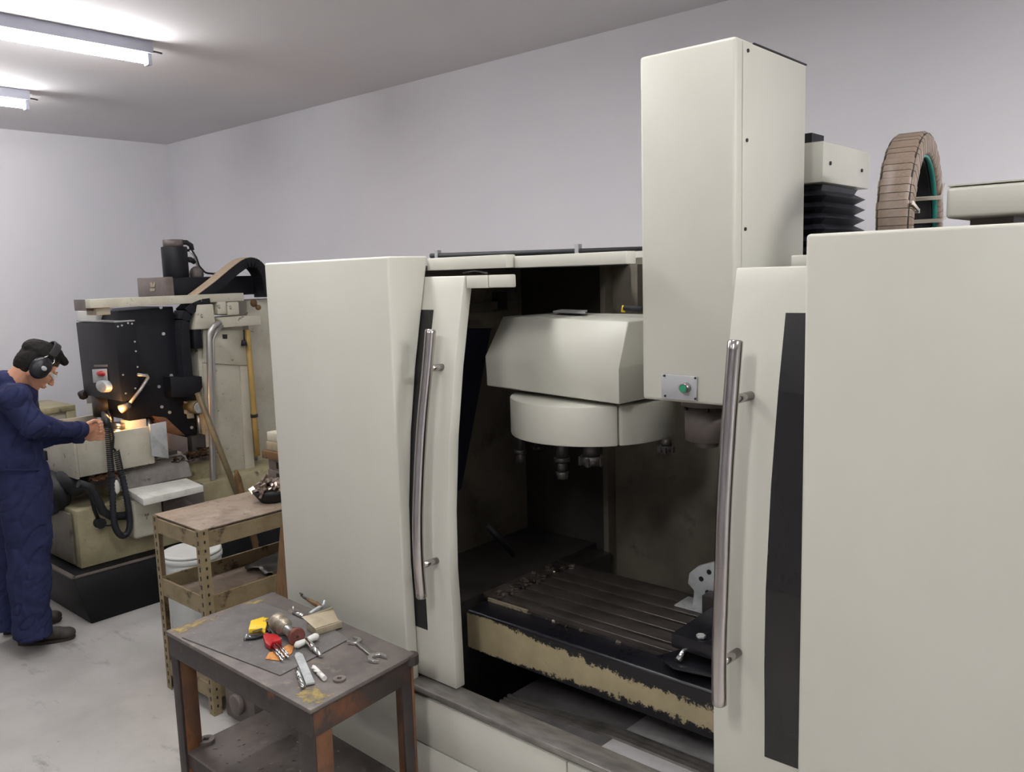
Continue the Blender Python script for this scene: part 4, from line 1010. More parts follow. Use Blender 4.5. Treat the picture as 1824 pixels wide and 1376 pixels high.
for i, nm in enumerate(('front', 'right', 'back', 'left')):
    a, b = FI[i], FI[(i + 1) % 4]
    build('apron', MB().bar((a[0], a[1], TZ - 0.055), (b[0], b[1], TZ - 0.055), 0.012, 0.075), 'bench_frame' if i != 1 else 'bench_apron', wb, bevel=0.002)
def leg(x, y, sx, sy, wx, wy):
    xa, xb5 = sorted((x, x + sx * wx)); ya, yb5 = sorted((y, y + sy * wy))
    t = 0.010
    l = build('leg', MB().box(xa, xb5, *sorted((y, y + sy * t)), 0, TZ - 0.02), 'bench_frame' if sy > 0 else 'bench_leg', wb, bevel=0.0015)
    if sx < 0:
        build('leg_flange', MB().box(*sorted((x, x - t)), *sorted((y + sy * t, y + sy * wy)), 0, TZ - 0.02), 'bench_leg' if sy > 0 else 'bench_frame', l, bevel=0.0015)
    else:
        build('leg_flange', MB().box(xb5 - t, xb5, *sorted((y + sy * t, y + sy * wy)), 0, TZ - 0.02), 'bench_leg' if sy > 0 else 'bench_frame', l, bevel=0.0015)
leg(-1.957, 1.296, -1, 1, 0.075, 0.068)
leg(-2.815, 1.301, 1, 1, 0.045, 0.068)
leg(-1.983, 1.711, -1, -1, 0.085, 0.050)
leg(-2.826, 1.731, 1, -1, 0.060, 0.055)
build('lower_shelf', MB().prism([(-2.80, 1.312, 0.318), (-1.970, 1.308, 0.318), (-1.995, 1.70, 0.318), (-2.815, 1.72, 0.318)], (0, 0, 0.012)), 'bench', wb, bevel=0.003)
build('shelf_rail', MB().bar((-2.80, 1.318, 0.295), (-1.97, 1.314, 0.295), 0.012, 0.05), 'bench_frame', wb)
build('shelf_rail', MB().bar((-1.976, 1.32, 0.295), (-2.0, 1.70, 0.295), 0.012, 0.05), 'bench_frame', wb)
# worn yellow paint on the top
prng = random.Random(21)
def patch(pts, name):
    mb = MB(); c = [sum(p[i] for p in pts) / len(pts) for i in (0, 1)]
    ring = []
    for i in range(len(pts)):
        p, q = pts[i], pts[(i + 1) % len(pts)]
        for k in range(6):
            t = k / 6; x = p[0] + (q[0] - p[0]) * t; y = p[1] + (q[1] - p[1]) * t
            g = prng.uniform(0.62, 1.0)
            ring.append((c[0] + (x - c[0]) * g, c[1] + (y - c[1]) * g, TZ))
    top = [(x, y, TZ + 0.0007) for x, y, z in ring]
    n = len(ring)
    mb.add(ring + top + [(c[0], c[1], TZ + 0.0007)], [(i, (i + 1) % n, n + (i + 1) % n, n + i) for i in range(n)] + [(n + i, n + (i + 1) % n, 2 * n) for i in range(n)])
    for k in range(14):
        p = prng.choice(pts); g = prng.uniform(0.5, 1.25)
        x = c[0] + (p[0] - c[0]) * g + prng.uniform(-0.01, 0.01); y = c[1] + (p[1] - c[1]) * g + prng.uniform(-0.01, 0.01)
        x = min(max(x, -2.80), -1.97); y = min(max(y, 1.305), 1.70); r_ = prng.uniform(0.002, 0.006)
        fl_ = [(x + r_ * prng.uniform(0.5, 1.2) * math.cos(a_ * 1.2566), y + r_ * prng.uniform(0.5, 1.2) * math.sin(a_ * 1.2566), TZ) for a_ in range(5)]
        mb.prism(fl_, (0, 0, 0.0006))
    build(name, mb, 'bench_yellow', wb, kind='stuff', label='worn yellow paint')
patch([(-2.078, 1.350, 0.780), (-2.057, 1.384, 0.780), (-1.965, 1.378, 0.780), (-1.951, 1.339, 0.780), (-1.970, 1.296, 0.780), (-2.061, 1.303, 0.780)], 'paint_patch')
patch([(-2.807, 1.305, 0.780), (-2.823, 1.415, 0.780), (-2.787, 1.449, 0.780), (-2.751, 1.331, 0.780), (-2.755, 1.304, 0.780)], 'paint_patch')
patch([(-2.808, 1.543, 0.780), (-2.827, 1.644, 0.780), (-2.789, 1.680, 0.780), (-2.763, 1.577, 0.780)], 'paint_patch')
patch([(-2.779, 1.436, 0.780), (-2.782, 1.478, 0.780), (-2.741, 1.472, 0.780), (-2.729, 1.425, 0.780)], 'paint_patch')
sw = MB(); rng = random.Random(9)
for k in range(70):
    x = rng.uniform(-2.72, -2.08); y = rng.uniform(1.36, 1.66); a_ = rng.random() * 6.28; s_ = rng.uniform(0.002, 0.006)
    sw.obox((x, y, 0.3312), (math.cos(a_) * s_, math.sin(a_) * s_, 0), (-math.sin(a_) * s_ * 0.4, math.cos(a_) * s_ * 0.4, 0), (0, 0, 0.001))
build('swarf', sw, 'chips', wb, kind='stuff', label='tiny metal chips on the lower shelf')

SZ = TZ + 0.0009
tag(build('metal_sheet', MB().prism([(-2.715, 1.298, 0.781), (-2.195, 1.351, 0.781), (-2.235, 1.649, 0.781), (-2.371, 1.671, 0.781), (-2.754, 1.648, 0.781), (-2.806, 1.588, 0.781)], (0, 0, 0.003)), 'sheet', None, bevel=0.001, seg=1),
    'thin dark grey metal sheet lying under the tools on the bench', 'sheet')
S1 = 0.7841     # top of the sheet

# open-ended wrench
wa = Vector((-2.222, 1.651, 0.786)); wbv = Vector((-2.026, 1.608, 0.786))
wr = thing('wrench', 'large double open-ended steel wrench on the right side of the bench', 'wrench', ((wa + wbv) / 2).to_tuple()[:2] + (SZ,))
wd = (wbv - wa).normalized(); wn = Vector((-wd.y, wd.x, 0))
def jaw(c, d, r, gap, rot):
    n = 26; d2 = Matrix.Rotation(rot, 3, 'Z') @ d; n2 = Vector((-d2.y, d2.x, 0))
    out = []
    for i in range(n + 1):
        a = math.radians(38) + math.radians(284) * i / n
        out.append(c + d2 * math.cos(a) * r * 1.08 + n2 * math.sin(a) * r * (1.0))
    inn = [c + d2 * (r * 0.85) - n2 * gap, c - d2 * (r * 0.18) - n2 * gap, c - d2 * (r * 0.42) - n2 * gap * 0.4, c - d2 * (r * 0.42) + n2 * gap * 0.4, c - d2 * (r * 0.18) + n2 * gap, c + d2 * (r * 0.85) + n2 * gap]
    return out + inn
LW = (wbv - wa).length
j1 = jaw(wa + wd * 0.016, -wd, 0.024, 0.0115, math.radians(15))
j2 = jaw(wbv - wd * 0.018, wd, 0.030, 0.0155, math.radians(15))
z0 = SZ + 0.0006
build('jaw', MB().prism([(p.x, p.y, z0) for p in j1], (0, 0, 0.008)), 'chrome', wr, bevel=0.001, seg=1)
build('jaw', MB().prism([(p.x, p.y, z0) for p in j2], (0, 0, 0.009)), 'chrome', wr, bevel=0.001, seg=1)
sa = wa + wd * 0.036; sb = wbv - wd * 0.044
build('shank', MB().prism([(sa + wn * 0.008).to_tuple()[:2] + (z0 + 0.0015,), (sb + wn * 0.010).to_tuple()[:2] + (z0 + 0.0015,), (sb - wn * 0.010).to_tuple()[:2] + (z0 + 0.0015,), (sa - wn * 0.008).to_tuple()[:2] + (z0 + 0.0015,)], (0, 0, 0.006)), 'steel', wr, bevel=0.0018)
# slotted disc
def disc(p, z, r, h, label, group=None):
    t = thing('slotted_disc', label, 'disc', (p[0], p[1], z), group)
    n = 28; vs = []; fs = []
    for zz2, rr2 in ((z, r), (z + h, r), (z + h, r * 0.36), (z, r * 0.36)):
        for i in range(n):
            a = 2 * math.pi * i / n
            q = rr2
            if rr2 < r * 0.5 and i % 7 == 0: q = r * 0.55
            vs.append((p[0] + q * math.cos(a), p[1] + q * math.sin(a), zz2))
    for k in range(4):
        for i in range(n):
            fs.append((k * n + i, k * n + (i + 1) % n, ((k + 1) % 4) * n + (i + 1) % n, ((k + 1) % 4) * n + i))
    build('ring', MB().add(vs, fs), 'grey_brown', t, bevel=0.0008, seg=1)
    build('hole_floor', MB().cyl((p[0], p[1], z + 0.0002), (p[0], p[1], z + h * 0.3), r * 0.34, n=16), 'dot', t)
disc((-2.026, 1.450, 0.781), SZ, 0.0195, 0.007, 'small grey slotted disc on the front part of the bench top')
disc((-2.777, 1.387, 0.331), 0.3305, 0.030, 0.012, 'grey slotted ring on the lower shelf by the left leg of the bench')
# flat file
fa = Vector((-2.275, 1.471, 0.790)); fb_ = Vector((-2.066, 1.373, 0.785))
fl = thing('flat_file', 'broad flat steel file lying over the front edge of the sheet', 'file', ((fa + fb_) / 2).to_tuple()[:2] + (S1,))
d_ = (fb_ - fa).normalized(); n_v = d_.cross(Vector((0, 0, 1))).normalized()
zf = Vector((0, 0, 1))
c0 = fa.copy(); c0.z = S1 + 0.0006; c1 = fb_.copy(); c1.z = S1 + 0.0002
pts = [c0 - n_v * 0.004, c0 + d_ * 0.018 - n_v * 0.013, c1 - n_v * 0.013, c1 + n_v * 0.013, c0 + d_ * 0.018 + n_v * 0.013, c0 + n_v * 0.006]
build('blade', MB().prism(pts, (0, 0, 0.006)), 'galv', fl, bevel=0.0006, seg=1)
build('etched_mark', MB().prism([c1 - d_ * 0.007 - n_v * 0.008 + zf * 0.0061, c1 - d_ * 0.004 - n_v * 0.008 + zf * 0.0061, c1 - d_ * 0.004 + n_v * 0.008 + zf * 0.0061, c1 - d_ * 0.007 + n_v * 0.008 + zf * 0.0061], (0, 0, 0.0003)), 'conduit', fl)
# end mills
def end_mill(a, b, r, label, mat):
    a = Vector(a); b = Vector(b); a.z = b.z = SZ + r + 0.0004
    t = thing('end_mill', label, 'cutter', ((a + b) / 2).to_tuple()[:2] + (SZ,), 'loose end mills on the bench')
    m_ = a.lerp(b, 0.45)
    n = 10; seg = 14; k = MB(); vs = []; fs = []
    dd = (b - m_).normalized(); sx2 = dd.cross(Vector((0, 0, 1))); ux = sx2.cross(dd)
    for i in range(seg + 1):
        c = m_.lerp(b, i / seg)
        for j in range(n * 2):
            ang = math.pi * j / n + i * 0.22
            q = r * (1.0 if j % 5 < 3 else 0.72)
            vs.append(c + (sx2 * math.cos(ang) + ux * math.sin(ang)) * q)
    for i in range(seg):
        for j in range(n * 2):
            fs.append((i * 2 * n + j, i * 2 * n + (j + 1) % (2 * n), (i + 1) * 2 * n + (j + 1) % (2 * n), (i + 1) * 2 * n + j))
    fs.append(tuple(range(2 * n))); fs.append(tuple(seg * 2 * n + j for j in range(2 * n)))
    build('flutes', MB().add(vs, fs, True), mat, t)
    build('shank', MB().cyl(a, m_, r, n=14), 'chrome' if mat == 'chrome' else mat, t)
end_mill((-2.179, 1.402, 0.786), (-2.065, 1.345, 0.786), 0.0075, 'shiny steel end mill left of the flat file', 'chrome')
end_mill((-2.057, 1.418, 0.786), (-2.147, 1.441, 0.786), 0.0080, 'pale end mill right of the flat file', 'pale')
# chuck key with pale handle
ka = Vector((-2.311, 1.485, 0.800)); kb = Vector((-2.311, 1.577, 0.800))
ck = thing('chuck_key', 'chrome chuck key with a pale cross handle next to the red brown bulb', 'key', ((ka + kb) / 2).to_tuple()[:2] + (S1,))
ka.z = S1 + 0.013; kb.z = S1 + 0.016
build('handle', MB().tube([ka, ka.lerp(kb, 0.1), ka.lerp(kb, 0.35), ka.lerp(kb, 0.5), ka.lerp(kb, 0.65), ka.lerp(kb, 0.9), kb], [0.005, 0.012, 0.0105, 0.008, 0.011, 0.0125, 0.008], 14), 'pale', ck, label='pale grey handle')
k0 = ka.lerp(kb, 0.5); k1 = Vector((-2.193, 1.504, 0.788)); k1.z = S1 + 0.006
build('shaft', MB().tube([k0, k0.lerp(k1, 0.62), k0.lerp(k1, 0.64), k1], [0.0105, 0.0105, 0.0085, 0.0060], 16), 'chrome', ck)
build('collar', MB().tube([k0.lerp(k1, 0.58), k0.lerp(k1, 0.63)], [0.0118, 0.0118], 16), 'steel', ck)
# bulbous cast part with red brown end
b0 = Vector((-2.499, 1.538, 0.810)); b1 = Vector((-2.333, 1.510, 0.810))
bd = thing('turned_part', 'bulbous turned metal part with a flared red brown end on the sheet', 'machined part', ((b0 + b1) / 2).to_tuple()[:2] + (S1,))
L_ = (b1 - b0).length
b0.z = S1 + 0.033; b1.z = S1 + 0.031
def bp(t): return b0.lerp(b1, t)
build('bulb', MB().tube([bp(-0.06), bp(-0.03), bp(0.04), bp(0.12), bp(0.19), bp(0.235), bp(0.27), bp(0.34), bp(0.41), bp(0.465), bp(0.50), bp(0.55)], [0.008, 0.021, 0.031, 0.0335, 0.030, 0.0225, 0.0245, 0.0300, 0.0290, 0.023, 0.0195, 0.0205], 26), 'brass_grey', bd)
build('neck', MB().tube([bp(0.54), bp(0.60), bp(0.70), bp(0.82), bp(0.92)], [0.018, 0.0195, 0.019, 0.021, 0.027], 26, False), 'steel', bd)
build('flared_end', MB().tube([bp(0.91), bp(0.99), bp(1.01), bp(1.02)], [0.026, 0.0298, 0.029, 0.024], 26), 'rust_red', bd)
build('end_hole', MB().cyl(bp(1.02), bp(1.025), 0.005, n=12), 'dot', bd)
# yellow tool with black spring lever
ya = thing('yellow_tool', 'yellow plastic tool with black metal jaw at the left on the sheet', 'tool', (-2.524, 1.476, 0.784))
build('yellow_body', MB().prism([(-2.550, 1.459, 0.785), (-2.612, 1.506, 0.785), (-2.604, 1.555, 0.785), (-2.539, 1.525, 0.785), (-2.483, 1.481, 0.785), (-2.528, 1.487, 0.785)], (0, 0, 0.016)), 'yellow', ya, bevel=0.003)
build('yellow_ring', MB().tube([(-2.564, 1.529, 0.800), (-2.571, 1.540, 0.805), (-2.573, 1.553, 0.800)], 0.004, 8), 'yellow', ya)
build('jaw', MB().prism([(-2.511, 1.415, 0.785), (-2.528, 1.447, 0.785), (-2.503, 1.489, 0.785), (-2.474, 1.477, 0.785), (-2.487, 1.439, 0.785)], (0, 0, 0.008)), 'oily_black', ya, bevel=0.001)
build('lettering_band', MB().prism([(-2.523, 1.457, 0.801), (-2.518, 1.495, 0.801), (-2.506, 1.487, 0.801), (-2.513, 1.453, 0.801)], (0, 0, 0.0004)), 'dot', ya)
build('screw_pin', MB().tube([(-2.507, 1.418, 0.789), (-2.525, 1.438, 0.795), (-2.494, 1.434, 0.795)], 0.003, 8), 'chrome', ya)
# dark keys between
for k, (p, q, lab) in enumerate((((-2.564, 1.546, 0.786), (-2.507, 1.530, 0.786), 'dark steel bit beside the bulbous part, upper one'), ((-2.536, 1.519, 0.786), (-2.482, 1.502, 0.786), 'dark steel bit beside the yellow tool, lower one'))):
    p = Vector(p); q = Vector(q); p.z = q.z = S1 + 0.0062
    tag(build('drill_bit', MB().cyl(p, q, 0.006, 0.005, n=8), 'oily_black'), lab, 'bit')
for k, (p, lab) in enumerate((((-2.455, 1.500, 0.786), 'grey washer at the foot of the bulbous part'), ((-2.426, 1.499, 0.786), 'grey washer touching the red hex key holder'))):
    tag(build('washer', MB().tube([(p[0], p[1], S1 + 0.0003), (p[0], p[1], S1 + 0.003)], [0.0105, 0.0105], 18), 'galv'), lab, 'washer')
# copper scraper plate
tag(build('copper_plate', MB().prism([(-2.326, 1.383, 0.785), (-2.357, 1.415, 0.785), (-2.348, 1.454, 0.785), (-2.360, 1.493, 0.785), (-2.335, 1.496, 0.785), (-2.292, 1.460, 0.785), (-2.279, 1.405, 0.785)], (0, 0, 0.002)), 'copper', None, bevel=0.0004, seg=1),
    'orange copper coloured thin plate beneath the hex keys', 'plate')
# red hex key holder
hk = thing('hex_key_set', 'red plastic holder with a fan of steel hex keys', 'hex keys', (-2.395, 1.463, 0.784))
HZ = 0.7872
build('holder', MB().prism([(-2.456, 1.457, 0.787), (-2.470, 1.475, 0.787), (-2.424, 1.493, 0.787), (-2.378, 1.479, 0.787), (-2.390, 1.454, 0.787), (-2.364, 1.426, 0.787), (-2.400, 1.430, 0.787)], (0, 0, 0.018)), 'red', hk, bevel=0.004)
for k, (p, q, r_) in enumerate((((-2.371, 1.436, 0.795), (-2.259, 1.404, 0.791), 0.0042), ((-2.372, 1.445, 0.797), (-2.273, 1.418, 0.793), 0.0038), ((-2.372, 1.456, 0.797), (-2.262, 1.427, 0.793), 0.0036), ((-2.374, 1.466, 0.795), (-2.284, 1.440, 0.793), 0.003), ((-2.364, 1.436, 0.799), (-2.292, 1.418, 0.799), 0.0032))):
    build('hex_key', MB().cyl(p, q, r_, n=6), 'chrome', hk)
# angle iron block
ag = thing('angle_bar', 'tan painted angle bar offcut against the machine at the back of the bench', 'angle bar', (-2.384, 1.661, 0.781))
A0 = Vector((-2.345, 1.593, 0.785)); A1 = Vector((-2.328, 1.692, 0.785))
A0.z = A1.z = S1 + 0.0004
ad = (A1 - A0).normalized(); an = Vector((-ad.y, ad.x, 0))
if an.y < 0: an = -an
W_ = 0.066
build('flange', MB().prism([A0, A1, A1 + an * W_, A0 + an * W_], (0, 0, 0.022)), 'tan_metal', ag, bevel=0.002)
q0 = A0 + an * 0.004 + Vector((0, 0, 0.0222)); q1 = A1 + an * 0.004 + Vector((0, 0, 0.0222))
build('flange', MB().prism([q0, q1 - ad * 0.01, q1 + an * 0.058 + Vector((0, 0, 0.022)), q0 + an * 0.060 + Vector((0, 0, 0.030)) - ad * 0.02], (0, 0, 0.003)), 'tan_metal', ag, bevel=0.001)
build('flange', MB().prism([A0 + an * W_, A1 + an * W_, A1 + an * W_ + Vector((0, 0, 0.055)), A0 + an * W_ + Vector((0, 0, 0.05))], an * 0.004), 'tan_metal', ag, bevel=0.001)
# pick and clamp at the back
h0 = Vector((-2.667, 1.755, 0.790)); h1 = Vector((-2.522, 1.743, 0.790))
h0.z = 0.80; h1.z = 0.795
hm = thing('scraper_pick', 'worn pick with a wooden handle at the back of the bench', 'pick', (-2.606, 1.760, 0.781))
build('handle', MB().tube([h0.lerp(h1, 0.35), h0.lerp(h1, 0.7), h1], [0.006, 0.009, 0.008], 10), 'brown_wood', hm)
build('blade', MB().tube([h0, h0.lerp(h1, 0.18), h0.lerp(h1, 0.38)], [0.003, 0.005, 0.005], 8), 'dark_iron', hm)
build('tip', MB().tube([h0 + Vector((-0.010, 0.004, 0.006)), h0 + Vector((0.010, 0.0, 0.006))], 0.004, 8), 'dark_iron', hm)
g0 = Vector((-2.504, 1.678, 0.790)); g1 = Vector((-2.531, 1.762, 0.790)); g0.z = g1.z = 0.795
tag(build('steel_rod', MB().tube([g0, g0.lerp(g1, 0.5), g1, g1 + Vector((0.0, 0.006, 0.016))], [0.006, 0.007, 0.006, 0.004], 10), 'galv'), 'short grey steel rod crossing the pick at the back of the bench', 'rod')
s0 = Vector((-2.569, 1.655, 0.790)); s1 = Vector((-2.504, 1.654, 0.790)); s0.z = s1.z = 0.793
tc = thing('thumb_screw', 'shiny thumb screw behind the bulbous part', 'screw', (-2.549, 1.663, 0.784))
build('shaft', MB().cyl(s0, s1, 0.007, 0.008, n=12), 'chrome', tc)
build('wing', MB().tube([s0 + Vector((0, 0, -0.008)), s0 + Vector((0, 0, 0.022))], [0.005, 0.003], 10), 'chrome', tc)

# ================================================================== VISE ON THE MACHINE TABLE
TT = 0.8268
vz = thing('machine_vise', 'oily black vise clamped on the right end of the machine table', 'vise', (-1.15, 2.2, TT))
build('base', MB().prism([(-1.292, 2.085, 0.835), (-1.211, 2.046, 0.835), (-1.02, 2.085, 0.835), (-0.72, 2.085, 0.835), (-0.72, 2.40, 0.835), (-1.16, 2.40, 0.835)], (0, 0, -0.007)).box(-1.15, -0.74, 2.16, 2.38, 0.836, 0.862), 'oily_black', vz, bevel=0.003)
bv = [(-1.276, 2.106, 0.900), (-1.290, 2.286, 0.900)]
build('body', MB().prism([(bv[0][0] + 0.02, bv[0][1], 0.863), (-0.76, bv[0][1] - 0.01, 0.863), (-0.76, 2.36, 0.863), (bv[0][0] + 0.02, 2.36, 0.863)], (0, 0, 0.045)), 'oily_black', vz, bevel=0.006)
build('slide', MB().box(-1.10, -0.78, 2.20, 2.35, 0.909, 0.935), 'oily_black', vz, bevel=0.004)
build('jaw', MB().box(-1.10, -0.80, 2.33, 2.40, 0.936, 0.985), 'dark_iron', vz, bevel=0.008)
build('jaw_plate', MB().box(-1.06, -0.84, 2.316, 2.33, 0.950, 0.978), 'chrome', vz, bevel=0.001)
c_a = (-1.218, 2.081, 0.842); c_b = (-1.210, 2.117, 0.870)
build('clamp_stud', MB().cyl(c_a, c_b, 0.010, n=12), 'chrome', vz)
build('clamp_nut', MB().cyl((c_a[0] + 0.05, c_a[1] + 0.05, 0.909), (c_a[0] + 0.05, c_a[1] + 0.05, 0.918), 0.014, n=6), 'galv', vz)
ip = thing('index_plate', 'grey fan-shaped index plate with holes standing behind the vise', 'plate', (-1.05, 2.5, TT))
iy = 2.50
P_ = [(-1.404, 2.500, 0.823), (-1.398, 2.500, 0.884), (-1.422, 2.500, 0.905), (-1.417, 2.500, 0.943), (-1.382, 2.500, 0.977), (-1.320, 2.500, 1.006), (-1.262, 2.500, 1.020), (-1.202, 2.500, 1.010), (-1.201, 2.500, 0.859)]
build('plate', MB().prism([(p[0], iy, p[2]) for p in P_], (0, 0.018, 0)), 'galv', ip, bevel=0.003)
for p in ((-1.369, 2.499, 0.934), (-1.339, 2.499, 0.965), (-1.303, 2.499, 0.981), (-1.345, 2.499, 0.891)):
    build('hole', MB().cyl((p[0], iy + 0.001, p[2]), (p[0], iy - 0.0015, p[2]), 0.009, n=12), 'dot', ip)
pe_ = (-1.404, 2.500, 0.823)
build('foot', MB().box(pe_[0] - 0.05, -0.9, 2.46, 2.56, TT, pe_[2] + 0.01), 'galv', ip, bevel=0.003)
build('block', MB().box((-1.335, 2.460, 0.898)[0], -0.9, 2.44, 2.498, pe_[2] + 0.012, pe_[2] + 0.08), 'dark_iron', ip, bevel=0.004)

# ================================================================== OPERATOR
ER = Vector((0.304, 0.953, 0.0)); EZ = Vector((0, 0, 1)); ED = Vector((-0.953, 0.304, 0.0))
def cap(mb, a, b, ra, rb, n=14):
    a = Vector(a); b = Vector(b)
    mb.tube([a, b], [ra, rb], n)
    for c, r in ((a, ra), (b, rb)):
        mb.ell(c, (r, 0, 0), (0, r, 0), (0, 0, r), n, 10)
    return mb
def fuse(name, mb, mat, parent, voxel, smooth=2, ruffle=None):
    me = bpy.data.meshes.new('tmp')
    me.from_pydata([tuple(v) for v in mb.v], [], mb.f)
    bm = bmesh.new(); bm.from_mesh(me); bmesh.ops.recalc_face_normals(bm, faces=bm.faces[:]); bm.to_mesh(me); bm.free()
    o = bpy.data.objects.new('tmp', me); COL.objects.link(o)
    md = o.modifiers.new('r', 'REMESH'); md.mode = 'VOXEL'; md.voxel_size = voxel; md.adaptivity = 0.0
    dg = bpy.context.evaluated_depsgraph_get(); dg.update()
    me2 = bpy.data.meshes.new_from_object(o.evaluated_get(dg))
    bpy.data.objects.remove(o, do_unlink=True)
    bm = bmesh.new(); bm.from_mesh(me2)
    for _ in range(smooth):
        bmesh.ops.smooth_vert(bm, verts=bm.verts[:], factor=0.5, use_axis_x=True, use_axis_y=True, use_axis_z=True)
    if ruffle:
        bm.normal_update()
        for v in bm.verts:
            v.co += v.normal * ruffle(v.co)
    m_ = MB()
    bm.verts.ensure_lookup_table()
    m_.v = [tuple(v.co) for v in bm.verts]
    for f in bm.faces:
        m_.f.append(tuple(v.index for v in f.verts)); m_.sm.append(True)
    bm.free()
    return build(name, m_, mat, parent)
op = thing('person', 'person in navy coveralls with black ear defenders bending to the far machine', 'person', (-5.058, 1.592, 0.000))
HC = Vector((-4.985, 1.709, 1.575))
ya_ = math.radians(14)
EF = ER * math.cos(ya_) + ED * math.sin(ya_)
HS = -(ED * math.cos(ya_)) + ER * math.sin(ya_)      # towards the camera
pt2 = math.radians(44)
HF = EF * math.cos(pt2) - EZ * math.sin(pt2)
HU = EF * math.sin(pt2) + EZ * math.cos(pt2)
def H(f, u, s): return HC + HF * f + HU * u + HS * s
def hell(mb, f, u, s, rf, ru, rs, n=16): return mb.ell(H(f, u, s), HF * rf, HS * rs, HU * ru, n, 12)
neck = Vector((-5.030, 1.567, 1.459)); chest = Vector((-5.028, 1.575, 1.322)); belly = Vector((-5.027, 1.577, 1.060)); pelv = Vector((-5.027, 1.580, 0.864))
shN = Vector((-4.864, 1.546, 1.407)); shF = Vector((-5.178, 1.646, 1.369))
elN = Vector((-4.810, 1.601, 1.272)); wrN = Vector((-4.967, 1.899, 1.189)); haN = Vector((-4.973, 1.945, 1.191))
elF = Vector((-5.196, 1.772, 1.154)); wrF = Vector((-5.060, 1.935, 1.141)); haF = Vector((-5.027, 1.974, 1.138))
hipN = Vector((-4.942, 1.565, 0.830)); knN = Vector((-4.942, 1.549, 0.501)); anN = Vector((-4.947, 1.531, 0.128))
hipF = Vector((-5.117, 1.575, 0.799)); knF = Vector((-5.159, 1.526, 0.462)); anF = Vector((-5.181, 1.489, 0.127))
B = MB()
hell(B, -.012, .03, 0, .100, .090, .076); hell(B, .034, -.03, 0, .066, .088, .060); hell(B, .060, -.096, 0, .030, .022, .028)
for s in (-1, 1):
    cap(B, H(-.012, -.062, s * .050), H(.058, -.100, s * .014), .020, .017)
    hell(B, .086, .020, s * .026, .016, .010, .026, 12); hell(B, .064, -.034, s * .036, .028, .026, .022, 12)
    hell(B, -.004, -.008, s * .074, .022, .032, .010, 12); hell(B, .112, -.040, s * .010, .009, .007, .008, 10)
cap(B, H(.094, .004, 0), H(.122, -.034, 0), .009, .011); hell(B, .098, -.064, 0, .010, .006, .020, 12); hell(B, .096, -.076, 0, .010, .007, .018, 12)
cap(B, H(-.032, -.05, 0), neck, .058, .064)
cap(B, neck, chest, .07, .115); cap(B, chest, belly, .115, .11); cap(B, belly, pelv, .11, .12)
for sh, el, wr2 in ((shN, elN, wrN), (shF, elF, wrF)):
    cap(B, chest.lerp(neck, 0.5), sh, .08, .055); cap(B, sh, el, .042, .030); cap(B, el, wr2, .028, .025)
for hp2, kn, an2 in ((hipN, knN, anN), (hipF, knF, anF)):
    cap(B, pelv, hp2, .10, .095); cap(B, hp2, kn, .085, .052); cap(B, kn, an2, .050, .038)
def hand(wrist, palm, side):
    d = (palm - wrist).normalized()
    s_ = (HS - d * HS.dot(d)).normalized() * side; u_ = s_.cross(d).normalized()
    if u_.z < 0: u_ = -u_
    cap(B, wrist, palm - d * 0.025, .026, .028)
    B.ell(palm - d * 0.004, d * .040, s_ * .020, u_ * .036, 14, 10)
    for k, (o, l) in enumerate(((.027, .92), (.010, 1.0), (-.008, .95), (-.025, .76))):   # four curled fingers
        k0_ = palm + d * .030 + u_ * o + s_ * .004
        k1_ = k0_ + d * .024 * l + s_ * .016 * l
        k2_ = k1_ - d * .002 + s_ * .0 + (-s_) * -.004 + d * .006 + s_ * .014 - u_ * .002
        k3_ = k2_ - d * .020 * l + s_ * .004
        cap(B, k0_, k1_, .0100, .0090, 10); cap(B, k1_, k2_, .0090, .0084, 10); cap(B, k2_, k3_, .0084, .0074, 10)
    t0 = palm - d * .012 + u_ * .030 + s_ * .014; t1 = t0 + d * .032 + u_ * .012 + s_ * .010; t2 = t1 + d * .028 - u_ * .006 + s_ * .004
    cap(B, t0, t1, .013, .0105, 10); cap(B, t1, t2, .0105, .0085, 10)
hand(wrN, haN, 1); hand(wrF, haF, -1)
fuse('body', B, 'skin', op, 0.0042, 2)
# hair
Hr = MB()
hell(Hr, -.022, .060, 0, .108, .074, .083); hell(Hr, -.052, .008, 0, .066, .098, .077)
cap(Hr, H(.040, .108, .030), H(.092, .100, .024), .026, .020); cap(Hr, H(.040, .112, -.02), H(.098, .102, -.012), .028, .021); cap(Hr, H(-.03, .105, 0), H(.04, .115, 0), .035, .030)
cap(Hr, H(.030, .055, .062), H(.036, .010, .062), .020, .012); cap(Hr, H(-.045, -.05, .03), H(-.045, -.05, -.03), .032, .032)
def hairy(co): return 0.0025 * noise.noise(co * 60)
fuse('hair', Hr, 'hair', op, 0.005, 1, hairy)
# eyes and brows
for s in (-1, 1):
    build('eye', hell(MB(), .090, -.004, s * .029, .008, .0055, .011, 10), 'eye', op)
    build('eyebrow', cap(MB(), H(.103, .022, s * .012), H(.090, .026, s * .044), .0045, .004, 8), 'hair', op)
build('lips', hell(hell(MB(), .1055, -.0655, 0, .004, .0035, .017, 12), .1035, -.074, 0, .004, .004, .015, 12), 'lip', op)
